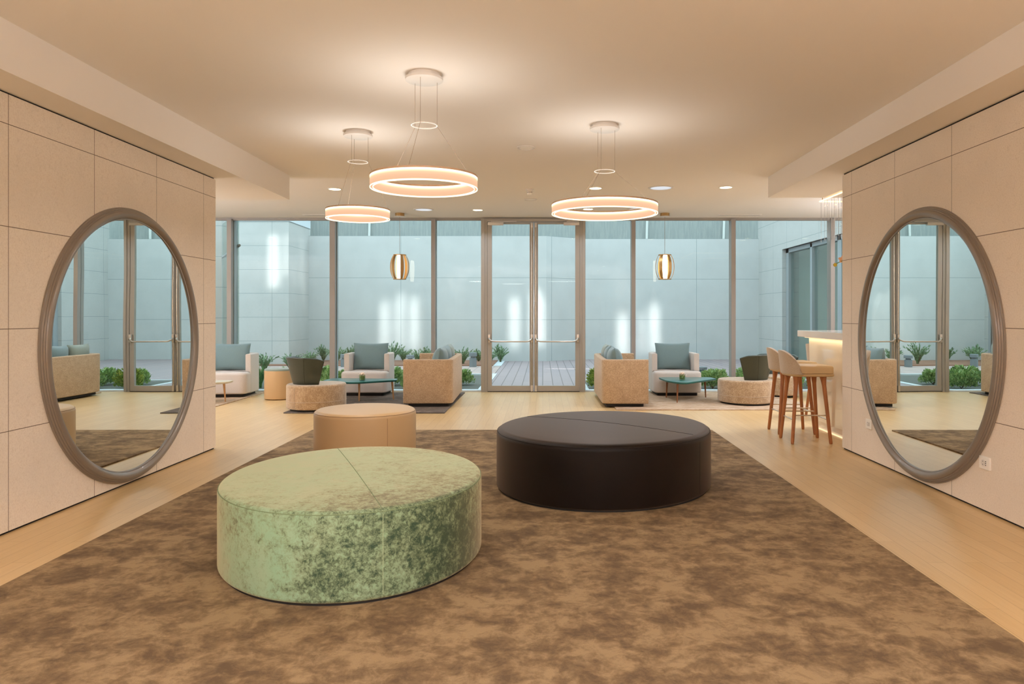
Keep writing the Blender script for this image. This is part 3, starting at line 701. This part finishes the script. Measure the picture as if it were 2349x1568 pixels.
# ------------------------------------------------------------------ seating
def seat_unit(name, lab, w_, loc, rz, mat, cushions, cat, arm=.085, dep=.75, group=None):
    """faces local -Y"""
    t = thing(name, lab, cat, loc, rz, group); hw_ = w_/2; yb = dep/2; yf = -dep/2; ya = yf+.25 if cat == 'armchair' else yf+.02
    b = mb(); extrude(b, round_poly([(-hw_+.06, yf+.07), (hw_-.06, yf+.07), (hw_-.06, yb-.06), (-hw_+.06, yb-.06)], .05, 4), 0, .055, 0, 0); obj('plinth', b, M['plinth'], t)
    i = arm
    out = round_poly([(-hw_, ya), (-hw_+i, ya), (-hw_+i, yb-i), (hw_-i, yb-i), (hw_-i, ya), (hw_, ya), (hw_, yb), (-hw_, yb)], [.015, .015, .04, .04, .015, .015, .11, .11], 5)
    q = i/2; path = [(-hw_+q, ya), (-hw_+q, ya+.05), (-hw_+q, yb-q), (hw_-q, yb-q), (hw_-q, ya+.05), (hw_-q, ya)]
    rp = round_poly(path, [0, 0, .085, .085, 0, 0], 8)
    sec = []
    for (sx, sz), a0 in (((1, 1), 0), ((-1, 1), 90), ((-1, -1), 180), ((1, -1), 270)):
        for k in range(4):
            a = math.radians(a0+30*k); sec.append((sx*(q-.02)+.02*math.cos(a), (.64 if sz > 0 else .065)+.02*math.sin(a)))
    rs = []
    for k, p in enumerate(rp):
        d = (rp[min(k+1, len(rp)-1)]-rp[max(k-1, 0)]).normalized(); nn = Vector((d.y, -d.x))
        if 0 < k < len(rp)-1:
            e1 = (p-rp[k-1]).normalized(); nn = nn/max(.6, nn.dot(Vector((e1.y, -e1.x))))
        rs.append([(p.x+nn.x*u, p.y+nn.y*u, v) for u, v in sec])
    def shrink(ring, dy): c = Vector((sum(v[0] for v in ring)/16, ring[0][1], .352)); return [((v[0]-c.x)*.85+c.x, v[1]+dy, (v[2]-c.z)*.985+c.z) for v in ring]
    a0 = shrink(rs[0], -.006); a1 = shrink(rs[-1], -.006)
    b = mb(); rings(b, [a0]+rs+[a1]); obj('shell', b, mat, t)
    e = .004
    if cat == 'armchair':
        so = round_poly([(-hw_, yf), (hw_, yf), (hw_, ya-e), (hw_-i-e, ya-e), (hw_-i-e, yb-i-e), (-hw_+i+e, yb-i-e), (-hw_+i+e, ya-e), (-hw_, ya-e)], [.13, .13, .01, .01, .03, .03, .01, .01], 6)
    else:
        so = round_poly([(-hw_+i+e, yf), (hw_-i-e, yf), (hw_-i-e, yb-i-e), (-hw_+i+e, yb-i-e)], .03, 4)
    b = mb(); extrude(b, so, .05, .385, .025, .045, 0, 5); obj('seat', b, mat, t)
    n = len(cushions); iw = w_-2*i
    for k, cm in enumerate(cushions):
        cw = min(iw/n*1.03, .58); cx = -iw/2+iw*(k+.5)/n
        b = mb(); pillow(b, cw, .44, .17 if n == 1 else .23); bmesh.ops.transform(b, matrix=Matrix.Translation((cx, yb-i-.13, .385+.215)) @ Matrix.Rotation(-.14, 4, 'X') @ Matrix.Rotation((k % 2)*.05, 4, 'Y'), verts=b.verts[:])
        obj('back_cushion', b, M[cm], t)
    return t
seat_unit('armchair', 'greige armchair with teal cushion, partly behind left stone wall', .78, (-5.02, 11.70, RZ), .07, M['chair'], ['cushion'], 'armchair')
seat_unit('armchair', 'greige armchair with teal cushion beside the left sofa', .73, (-2.83, 11.90, RZ), 0, M['chair'], ['cushion'], 'armchair')
seat_unit('armchair', 'greige armchair with teal cushion right of the doors', .76, (2.14, 11.92, RZ), 0, M['chair'], ['cushion'], 'armchair')
# sofas (local -Y open side)
seat_unit('sofa', 'sand coloured sofa with three cushions, left of the doors', 1.74, (-1.63, 11.05, RZ), -PI/2+.03, M['sofa'], ['cushion_pale', 'cushion', 'cushion'], 'sofa', dep=.70)
seat_unit('sofa', 'sand coloured sofa with three cushions, right of the doors', 1.72, (1.155, 11.03, RZ), PI/2, M['sofa'], ['cushion', 'cushion', 'cushion_pale'], 'sofa', dep=.66)

def tub_chair(lab, loc, rz, bx=.36, by=.40):
    t = thing('tub_chair', lab, 'tub chair', loc, rz)
    egg = [Vector((bx*math.cos(a)*(1+.08*math.sin(a)), by*math.sin(a))) for a in [2*PI*i/64 for i in range(64)]]
    b = mb(); extrude(b, inset(egg, .05), 0, .03, 0, 0); obj('plinth', b, M['plinth'], t)
    b = mb(); extrude(b, egg, .025, .35, .02, .03, .008, 5); s = obj('seat', b, M['tan_velvet'], t)
    b = mb(); n = 64
    V = [[b.verts.new((p.x*(1+.004)+.003*math.cos(a)*0, p.y*1.004, .125+.004*math.sin(a))) for a in (0, PI)] for p in egg]
    b.free()
    b = mb(); rings(b, [[(p.x, p.y, z) for p in inset(egg, d)] for d, z in ((.001, .121), (-.003, .123), (-.003, .127), (.001, .129))], True, False, False); obj('seat_welt', b, M['stool_fabric'], s)
    for k in (52, 20, 40):
        p = egg[k]; b = mb(); path_tube(b, [(p.x*1.003, p.y*1.003, .05), (p.x*1.003, p.y*1.003, .315)], .003, 5); obj('seat_seam', b, M['stool_fabric'], s)
    # flared back shell
    NU, NV = 36, 10; th = .035; A0 = math.radians(78)
    def S(u, v, off):
        a = PI/2+u*A0*(1+.10*v); rx = .25+.105*v; ry = .29+.10*v
        top = .72-.02*u*u-.05*max(0, abs(u)-.8)*5*.6
        z = .345+(top-.345)*v
        x = (rx+off)*math.cos(a); y = (ry+off)*math.sin(a)*.95+.02
        return Vector((x, y, z))
    def shell(bm, off):
        return [[bm.verts.new(S(-1+2*i/NU, j/NV, off)) for i in range(NU+1)] for j in range(NV+1)]
    b = mb(); O = shell(b, th/2); I = shell(b, -th/2)
    for j in range(NV):
        for i in range(NU): b.faces.new((O[j][i], O[j][i+1], O[j+1][i+1], O[j+1][i])); b.faces.new((I[j][i+1], I[j][i], I[j+1][i], I[j+1][i+1]))
    for i in range(NU):
        b.faces.new((O[NV][i], O[NV][i+1], I[NV][i+1], I[NV][i])); b.faces.new((O[0][i+1], O[0][i], I[0][i], I[0][i+1]))
    for j in range(NV):
        for i in (0, NU): b.faces.new((O[j][i], O[j+1][i], I[j+1][i], I[j][i]))
    bk = obj('backrest', b, M['tub'], t, angle=89)
    md = bk.modifiers.new('bevel', 'BEVEL'); md.width = .014; md.segments = 3; md.limit_method = 'ANGLE'; md.angle_limit = math.radians(50)
    for u in (-.52, .52):
        b = mb(); path_tube(b, [S(u, .03+.94*j/8, th/2+.0005) for j in range(9)], .0028, 5); obj('back_seam', b, M['seam'], bk)
    return t
tub_chair('tub chair with dark green back on tan velvet base, left group', (at(727, 10.0), 10.0, RZ), math.radians(130))
tub_chair('tub chair with dark green back on tan velvet base, right group', (at(1707, 10.62)+.03, 10.66, RZ), math.radians(234), .37, .40)
tub_chair('tub chair with dark green back half hidden behind the right tub chair', (at(1785, 11.75), 11.7, RZ), math.radians(0), .34, .36).scale = (.9, .95, .9)
tub_chair('tub chair with dark green back glimpsed at the end of the bar', (4.66, 11.3, 0), math.radians(90))
# small poufs near the glass
def pouf(lab, loc, r, h, mat, topmat):
    t = thing('pouf', lab, 'pouf', loc)
    b = mb(); extrude(b, ell(r, r, 48), .008, h-.03, .015, .006); obj('body', b, M[mat], t)
    b = mb(); extrude(b, ell(r-.002, r-.002, 48), h-.03, h, .004, .02, .01); obj('top_pad', b, M[topmat], t)
pouf('small beige leather pouf with pale green top, left of tub chair', (at(640, 11.3), 11.3, 0), .215, .47, 'beige_leather', 'cushion_pale')

# ------------------------------------------------------------------ tables
def table(lab, pts, rad, legs, mat, legmat, z=.305):
    cx = sum(p[0] for p in pts)/len(pts); cy = sum(p[1] for p in pts)/len(pts)
    t = thing('coffee_table', lab, 'coffee table', (cx, cy, RZ))
    o = round_poly([(x-cx, y-cy) for x, y in pts], rad, 10)
    b = mb(); extrude(b, o, z-.03, z, .018, .003); obj('tabletop', b, mat, t)
    for x, y in legs:
        x -= cx; y -= cy; b = mb(); tube(b, (x, y, .002), (x*.95, y*.95, z-.02), .009, .017, 12); obj('leg', b, legmat, t)
    return t
table('teal topped coffee table with flower jar, right group', [(1.80, 11.50), (1.84, 10.9), (2.02, 10.50), (2.66, 11.22), (2.62, 11.48)], [.12, .25, .22, .05, .06], [(1.96, 10.68), (1.91, 11.32), (2.53, 11.37)], M['teal'], M['dark_wood'])
table('teal topped coffee table with flower jar, left group', [(-3.25, 11.32), (-3.28, 10.9), (-2.78, 10.58), (-2.20, 11.02), (-2.22, 11.22)], [.1, .12, .3, .04, .05], [(-2.72, 10.85), (-2.26, 11.1), (-3.17, 11.12)], M['teal'], M['pale_wood'])
table('pale topped coffee table showing past the left stone wall', [(-5.6, 11.0), (-5.5, 10.3), (-4.95, 10.35), (-4.60, 10.72), (-4.62, 10.95)], [.15, .2, .2, .04, .05], [(-4.68, 10.8), (-5.4, 10.45), (-5.45, 10.95)], M['cream_top'], M['pale_wood'])
def jar(lab, x, y, z):
    t = thing('flower_jar', lab, 'flower jar', (x, y, z))
    b = mb(); lathe(b, [(.0001, 0), (.036, 0), (.038, .006), (.038, .072), (.035, .072), (.035, .008), (.0001, .008)], 24); obj('glass_jar', b, M['vase'], t)
    b = mb(); lathe(b, [(.0001, .009), (.034, .009), (.034, .052), (.02, .056), (.0001, .056)], 20); obj('green_leaves', b, M['stemleaf'], t)
    b = mb(); r = random.Random(4)
    for k in range(22):
        a = k*2.4; rr = .006+.0016*k; p = Vector((rr*math.cos(a), rr*math.sin(a), .082-.0012*k)); d = Vector((math.cos(a), math.sin(a), 1.2-.04*k)).normalized(); s = Vector((-math.sin(a), math.cos(a), 0))
        v = [b.verts.new(q) for q in (p-s*.012, p+s*.012, p+s*.009+d*.02, p+d*.026, p-s*.009+d*.02)]; b.faces.new(v)
    lathe(b, [(.0001, .06), (.024, .064), (.030, .078), (.022, .094), (.0001, .102)], 16); obj('rose', b, M['rose'], t)
    return t
jar('small glass jar with white rose on the left teal table', at(831, 10.9), 10.9, RZ+.305).scale = (1.2, 1.2, 1.2)
jar('small glass jar with white rose on the right teal table', at(1565, 11.0), 11.0, RZ+.305).scale = (1.2, 1.2, 1.2)

# ------------------------------------------------------------------ bar stools and bar
def stool(lab, loc, rz):
    t = thing('bar_stool', lab, 'bar stool', loc, rz)
    o = round_poly([(-.205, -.23), (.205, -.23), (.205, .05), (.16, .21), (-.16, .21), (-.205, .05)], [.05, .05, .15, .14, .14, .15], 8)
    b = mb(); extrude(b, o, .675, .702, .015, .004); obj('seat_rim', b, M['pale_wood'] if False else M['stool_leather'], t)
    b = mb(); extrude(b, inset(o, .004), .704, .785, .006, .025, .006, 5); obj('seat', b, M['stool_leather'], t)
    NU, NV = 28, 8
    def S(u, v, off):
        a = PI/2+u*1.22; e = .80; ca, sa = math.cos(a), math.sin(a)
        rx = .212+off; ry = .232+off+.03*v
        top = .70+.235*max(0.0, 1-abs(u)**2.1)**.55
        return Vector((rx*math.copysign(abs(ca)**e, ca)*(1-.05*v), ry*abs(sa)**e-.01, .698+(top-.698)*v))
    b = mb(); O = [[b.verts.new(S(-1+2*i/NU, j/NV, .012)) for i in range(NU+1)] for j in range(NV+1)]; I = [[b.verts.new(S(-1+2*i/NU, j/NV, -.022)) for i in range(NU+1)] for j in range(NV+1)]
    for j in range(NV):
        for i in range(NU): b.faces.new((O[j][i], O[j][i+1], O[j+1][i+1], O[j+1][i])); b.faces.new((I[j][i+1], I[j][i], I[j+1][i], I[j+1][i+1]))
    for i in range(NU): b.faces.new((O[NV][i], O[NV][i+1], I[NV][i+1], I[NV][i])); b.faces.new((O[0][i+1], O[0][i], I[0][i], I[0][i+1]))
    for j in range(NV):
        for i in (0, NU): b.faces.new((O[j][i], O[j+1][i], I[j+1][i], I[j][i]))
    bmesh.ops.remove_doubles(b, verts=b.verts[:], dist=.0005)
    obj('backrest', b, M['stool_fabric'], t, angle=80)
    F4 = {}
    for sx in (-1, 1):
        for sy in (-1, 1):
            f = Vector((sx*.182, sy*.194, 0)); h = Vector((sx*.128, sy*.135, .676)); d = h-f
            b = mb(); path_tube(b, [f, f+d*.01, f+d*.03, f+d*.5, f+d*.86, f+d*.94, h], [.012, .0155, .017, .0185, .021, .027, .036], 14); obj('leg', b, M['stool_wood'], t)
            F4[sx, sy] = (f, d)
    def P(k, z): f, d = F4[k]; return f+d*(z/.676)
    for a, c, z in (((-1, -1), (1, -1), .24), ((-1, 1), (1, 1), .24), ((-1, -1), (-1, 1), .285), ((1, -1), (1, 1), .285)):
        b = mb(); tube(b, P(a, z), P(c, z), .0065, seg=10); obj('footrest_bar', b, M['chrome'], t)
    return t
stool('beige bar stool with wooden legs, nearest the camera', (2.70, 7.535, 0), PI/2)
stool('beige bar stool with wooden legs, second from the camera', (2.755, 8.115, 0), PI/2)
stool('beige bar stool with wooden legs at the far end of bar', (3.6, 9.25, 0), PI/2+.2)

t = thing('bar_counter', 'cream bar counter with thick pale top behind the stools', 'bar counter', (3.0, 7.13, 0))
def part(nm, x0, x1, y0, y1, z0, z1, mat, bev=0):
    b = bbox(x0-3.0, x1-3.0, y0-7.13, y1-7.13, z0, z1); o = obj(nm, b, mat, t, False)
    if bev: md = o.modifiers.new('bevel', 'BEVEL'); md.width = bev; md.segments = 3
    return o
part('bar_top', 2.99, 3.75, 7.13, 8.60, 1.043, 1.115, M['bar_white'], .004)
b = mb(); ya, yb = 0, 1.37
rings(b, [[(.115, ya, .1), (.72, ya, .1), (.72, yb, .1), (.115, yb, .1)], [(.075, ya, 1.03), (.72, ya, 1.03), (.72, yb-.04, 1.03), (.075, yb-.04, 1.03)]]); obj('front_panel', b, M['bar_glass'], t, False)
M['led_soft'] = emis('bar_led_strip', (1.0, .72, .42), 1.3)
part('under_top_strip', 3.04, 3.06, 7.14, 8.5, 1.033, 1.042, M['led_soft'])
part('plinth', 3.16, 3.70, 7.13, 8.45, 0, .1, M['bar_white'])
part('floor_strip', 3.135, 3.15, 7.14, 8.45, .002, .012, M['led_soft'])
arealight('bar_strip_light', (.05, .7, 1.03), (0, -.12, 0), .02, .8, (1, .8, .55), size_y=1.3, parent=t)
# orchid on the counter
t = thing('orchid_vase', 'peach orchid on the bar top, only its bloom showing past the wall', 'flower vase', (3.25, 7.45, 1.115))
b = mb(); lathe(b, [(.0001, 0), (.04, 0), (.06, .06), (.05, .16), (.03, .2), (.025, .2), (.04, .15), (.0001, .02)], 24); obj('vase', b, M['white'], t)
b = mb(); path_tube(b, [(0, 0, .05), (-.02, 0, .4), (-.08, 0, .66), (-.18, 0, .74), (-.27, 0, .70)], .004, 6); obj('stem', b, M['stemleaf'], t)
b = mb()
for k in range(5):
    a = 2*PI*k/5+.3; c = Vector((-.2, 0, .745)); q = []
    for i in range(10):
        s = 2*PI*i/10; u = .026+.024*math.cos(s); v = .018*math.sin(s); q.append(b.verts.new(c+Vector((u*math.cos(a)-v*math.sin(a), -.01*math.cos(s), (u*math.sin(a)+v*math.cos(a))*.8))))
    b.faces.new(q)
obj('bloom', b, M['orchid'], t, False)
b = mb(); bmesh.ops.create_icosphere(b, subdivisions=2, radius=.02, matrix=Matrix.Translation((-.275, 0, .69))); obj('bud', b, M['orchid_y'], t)
# crystal chandelier above the bar
t = thing('crystal_chandelier', 'hanging light of clear crystal rods above the bar', 'chandelier', (3.3, 8.0, 2.645))
X0, X1, Y0, Y1 = 0, 1.1, -.75, .73
b = mb()
for a, c in (((X0, Y0), (X0, Y1)), ((X0, Y1), (X1, Y1)), ((X1, Y1), (X1, Y0)), ((X1, Y0), (X0, Y0))): tube(b, (*a, 0), (*c, 0), .007, seg=6)
obj('lit_frame', b, M['led'], t)
r = random.Random(3); k = 0
for y in [Y1-.02-.1*i for i in range(14)]:
    for x in [.012+.1*i for i in range(4)]:
        if k >= 100: break
        k += 1; L = .46+.04*((k*5) % 3)/3; xx = x+r.uniform(-.02, .02)*(x > .02); yy = y+r.uniform(-.02, .02)
        b = mb(); tube(b, (xx, yy, -.008), (xx, yy, -L), .0055, seg=6); obj('crystal_rod', b, M['crystal'], t, False)
b = mb(); tube(b, (.03, Y1-.01, 0), (.03, Y1-.01, CZ-2.645), .004, seg=6); obj('hanging_wire', b, M['brass'], t)
b = mb(); box(b, .5, .6, Y0, Y1-.2, .0, .012); obj('fixing_plate', b, M['white'], t, False)

# ------------------------------------------------------------------ ring pendants
def ring_lamp(lab, X_, D, dia, zlow, zsmall, seed, canopy_d=.25, power=4):
    t = thing('ring_pendant', lab, 'pendant lamp', (X_, D, 0), 0, None)
    R = dia/2; hh = .088; th = .022
    b = mb(); lathe(b, [(.105, CZ), (.105, CZ-.022), (canopy_d/2, CZ-.026), (canopy_d/2, CZ-.042), (canopy_d/2-.006, CZ-.046)], 48); obj('ceiling_canopy', b, M['white'], t)
    b = mb(); lathe_closed(b, [(R, zlow+hh-.012), (R, zlow+hh), (R-.03, zlow+hh), (R-.03, zlow+hh-.012)], 96); obj('lamp_housing', b, M['ring_lip'], t)
    b = mb(); lathe_closed(b, [(R-.001, zlow+.006), (R-.001, zlow+hh-.024), (R-th, zlow+hh-.024), (R-th, zlow+.006)], 96); df_ = obj('diffuser', b, M['ring_glow'], t)
    b = mb(); lathe_closed(b, [(R-.0005, zlow+hh-.024), (R-.0005, zlow+hh-.012), (R-th-.001, zlow+hh-.012), (R-th-.001, zlow+hh-.024)], 96); obj('light_strip', b, M['ring_hot'], t)
    b = mb(); lathe_closed(b, [(R, zlow), (R, zlow+.006), (R-.004, zlow+.006), (R-.004, zlow)], 96)
    lathe_closed(b, [(R-th+.003, zlow), (R-th+.003, zlow+.006), (R-th-.001, zlow+.006), (R-th-.001, zlow)], 96); obj('lower_rim', b, M['ring_hot'], t)
    rs = .088
    b = mb(); lathe_closed(b, [(rs, zsmall-.003), (rs, zsmall+.003), (rs-.006, zsmall+.003), (rs-.006, zsmall-.003)], 48); obj('spreader_ring', b, M['white'], t)
    for k in range(3):
        a = seed+2*PI*k/3; c, s = math.cos(a), math.sin(a)
        b = mb(); path_tube(b, [(rs*c, rs*s, CZ-.04), (rs*c, rs*s, zsmall), ((R-.015)*c, (R-.015)*s, zlow+hh-.003)], .0014, 5); obj('suspension_cable', b, M['cable'], t)
    l = arealight('pendant_light', (0, 0, zlow+hh+.01), (PI, 0, 0), dia*.85, power, (1, .97, .92), parent=t)
    l2 = arealight('pendant_light', (0, 0, zlow-.01), (0, 0, 0), dia*.85, power*2.4, (1, .97, .92), parent=t)
    l.data.cycles.is_portal = False
    return t
ring_lamp('ring pendant lamp hanging nearest, middle size, left of centre', -.79, 4.88, .71, 2.135, 2.56, .4)
ring_lamp('smallest ring pendant lamp, hanging at the left', -1.62, 6.42, .55, 2.135, 2.637, 2.2)
ring_lamp('widest ring pendant lamp, hanging at the right', .522, 6.18, .893, 2.145, 2.507, .1)
# lanterns
def lantern(lab, px, D):
    z = 2.066; t = thing('lantern_pendant', lab, 'pendant lamp', (at(px, D), D, 0))
    b = mb(); lathe(b, [(.075, CZ2), (.075, CZ2-.045), (.07, CZ2-.05)], 32); obj('ceiling_canopy', b, M['brass'], t)
    b = mb(); lathe(b, [(.09, CZ2-.05), (.09, CZ2-.058)], 32); obj('canopy_rim', b, M['white'], t)
    b = mb(); tube(b, (0, 0, z+.19), (0, 0, CZ2-.05), .003, seg=6); obj('cord', b, M['cable'], t)
    hh = .195
    def rad(q): return .10+.052*(1-abs(q)**2.4)
    for k in range(6):
        a = PI/6*(1+2*k)+.45; da = .19; b = mb(); rs = []
        for j in range(17):
            q = -1+2*j/16; r_ = rad(q); zq = z+q*hh*.98
            rs.append([(rr*math.cos(a+s), rr*math.sin(a+s), zq) for rr, s in ((r_, -da), (r_, da), (r_-.006, da), (r_-.006, -da))])
        rings(b, rs); obj('slat', b, M['brass'], t, True)
    for zz_ in (z+hh-.004, z-hh-.004):
        b = mb(); lathe(b, [(.104, zz_-.004), (.104, zz_+.008)], 32); obj('end_disc', b, M['brass'], t)
    b = mb(); lathe(b, [(.036, z-hh+.01), (.042, z-.1), (.045, z), (.042, z+.1), (.036, z+hh-.01)], 28); obj('glass_tube', b, M['lantern_glow'], t)
lantern('slatted brass lantern pendant, left of the doors', 917, 11.8); lantern('slatted brass lantern pendant, right of the doors', 1525, 11.8)
for x, y in ((-6.4, 8.0), (5.2, 10.2)):  # unseen uplighters added in the wings to brighten the lounge ceiling
    t = thing('fill_uplighter', 'tall fill uplighter added in the %s wing, hidden by the stone wall' % ('left' if x < 0 else 'right'), 'fill lamp', (x, y, 0), 0)
    b = mb(); lathe(b, [(.16, 0), (.16, .02), (.02, .035), (.014, .06), (.014, 1.78), (.05, 1.80)], 24); obj('lamp_stand', b, M['brass'], t)
    b = mb(); lathe(b, [(.05, 1.80), (.19, 1.90), (.20, 1.90), (.20, 1.91), (.18, 1.91), (.05, 1.815), (.0001, 1.81)], 32); obj('bowl', b, M['white'], t)
    arealight('uplighter_fill', (0, 0, 1.915), (PI, 0, 0), .34, 170 if x < 0 else 25, WARM, parent=t)
# unseen uplighters added behind the camera as soft fill
for x in (-2.2, 0, 2.2):
    for y in (-.9, -3.4):
        t = thing('fill_uplighter', 'tall unseen fill uplighter added behind the camera', 'fill lamp', (x, y, 0), 0, 'added fill uplighters behind the camera')
        b = mb(); lathe(b, [(.16, 0), (.16, .02), (.02, .035), (.014, .06), (.014, 1.78), (.05, 1.80)], 24); obj('lamp_stand', b, M['brass'], t)
        b = mb(); lathe(b, [(.05, 1.80), (.19, 1.90), (.20, 1.90), (.20, 1.91), (.18, 1.91), (.05, 1.815), (.0001, 1.81)], 32); obj('bowl', b, M['white'], t)
        arealight('uplighter_fill', (0, 0, 1.915), (PI, 0, 0), .34, 76, WARM, parent=t)
# ceiling fittings
def downlight(lab, X_, D, z, r=.085, power=14, group=None, nm='recessed_downlight'):
    t = thing(nm, lab, 'ceiling light', (X_, D, z), 0, group)
    b = mb(); lathe_closed(b, [(r, 0), (r, -.005), (r-.012, -.007), (r-.012, 0)], 32); obj('trim_ring', b, M['white'], t)
    b = mb(); lathe(b, [(r-.014, -.001), (r-.014, -.004)], 28); obj('lens', b, M['down'], t)
    arealight('downlight_lamp', (0, 0, -.012), (0, 0, 0), (r-.02)*2, power, WARM, spread=2.6, parent=t)
    return t
P0 = 12
for px, py, lab in ((768, 433, 'glowing recessed downlight left of the smallest ring lamp'), (1366, 431, 'glowing recessed downlight above the widest ring lamp'), (1665, 429, 'glowing recessed downlight furthest right on the ceiling')):
    D = F*(CZ-H)/(VY-py); downlight(lab, at(px, D), D, CZ, .088, P0)
for px, py, lab in ((1096, 481, 'glowing recessed downlight above the left door frame'), (1349, 479, 'glowing recessed downlight seen through the widest ring lamp')):
    D = F*(CZ2-H)/(VY-py); downlight(lab, at(px, D), D, CZ2, .088, P0)
for i, (x, y) in enumerate([(x, y) for y in (-4.2, -1.8, .4) for x in (-2.1, 0, 2.0)]):  # downlights added out of view to fill the front room
    downlight('unseen fill downlight added in the ceiling behind the camera', x, y, CZ, .088, 17, 'added fill downlights behind the camera')
for x, y in ((-4.9, 8.2), (-6.8, 8.2), (-6.8, 10.8), (-5.6, 9.6)): downlight('fill downlight added in the left wing ceiling, hidden by the left wall', x, y, CZ if y < 10.1 else CZ2, .088, 22, 'added fill downlights of the left wing')  # added out of view to light the lounge from the left
for x, y in ((4.3, 9.3), (5.5, 9.3), (5.5, 11.0), (4.3, 8.9)): downlight('fill downlight added in the right wing ceiling, hidden by the right wall', x, y+.1, CZ if y+.1 < 10.1 else CZ2, .088, 22, 'added fill downlights of the right wing')  # added out of view to light the lounge from the right
def disc(nm, lab, px, py, z, r, glow, cat='ceiling speaker'):
    D = F*(z-H)/(VY-py); t = thing(nm, lab, cat, (at(px, D), D, z))
    b = mb(); lathe_closed(b, [(r, 0), (r, -.006), (r*.84, -.010), (r*.84, 0)], 40); obj('trim_ring', b, M['white'], t)
    b = mb(); lathe(b, [(r*.8, -.001), (r*.8, -.005)], 36); obj('grille' if not glow else 'lens', b, M['spot_pale'] if glow else M['plug'], t)
disc('ceiling_speaker', 'round white ceiling speaker in the middle of the ceiling', 1207, 338, CZ, .088, False)
disc('ceiling_lamp', 'large round pale lens ceiling light right of widest ring lamp', 1516, 430, CZ, .16, True, 'ceiling light')
disc('ceiling_lamp', 'round pale lens ceiling light left of the entrance doors', 972, 480, CZ2, .155, True, 'ceiling light')
disc('ceiling_lamp', 'round pale lens ceiling light half behind widest ring lamp', 1462, 479, CZ2, .155, True, 'ceiling light')
disc('ceiling_speaker', 'thin round ceiling speaker just below the smoke detector', 1217, 457, CZ2, .095, False)
D = 9.35; t = thing('smoke_detector', 'small white smoke detector on ceiling above the doors', 'smoke detector', (at(1215, D), D, CZ))
b = mb(); lathe(b, [(.05, 0), (.052, -.02), (.04, -.03)], 28); obj('base', b, M['white'], t)
b = mb(); lathe(b, [(.032, -.03), (.034, -.04), (.034, -.052), (.036, -.053), (.03, -.075)], 28); obj('sensor_head', b, M['plug'], t)
b = mb(); lathe(b, [(.0345, -.041), (.0345, -.046)], 28); obj('vent_slot', b, M['hole'], t)
for x0, x1, lab in ((2.86, 3.57, 'slim linear air slot in ceiling at the right, near the glass'), (-3.92, -3.3, 'slim linear air slot in ceiling at the left, near the glass')):
    t = thing('air_slot', lab, 'air vent', (x0, 11.96, CZ2))
    b = mb(); box(b, 0, x1-x0, -.03, .03, -.008, 0); obj('frame', b, M['white'], t, False)
    b = mb(); box(b, .03, x1-x0-.03, -.008, .012, -.0095, -.008); obj('slot', b, M['metal_in'], t, False)
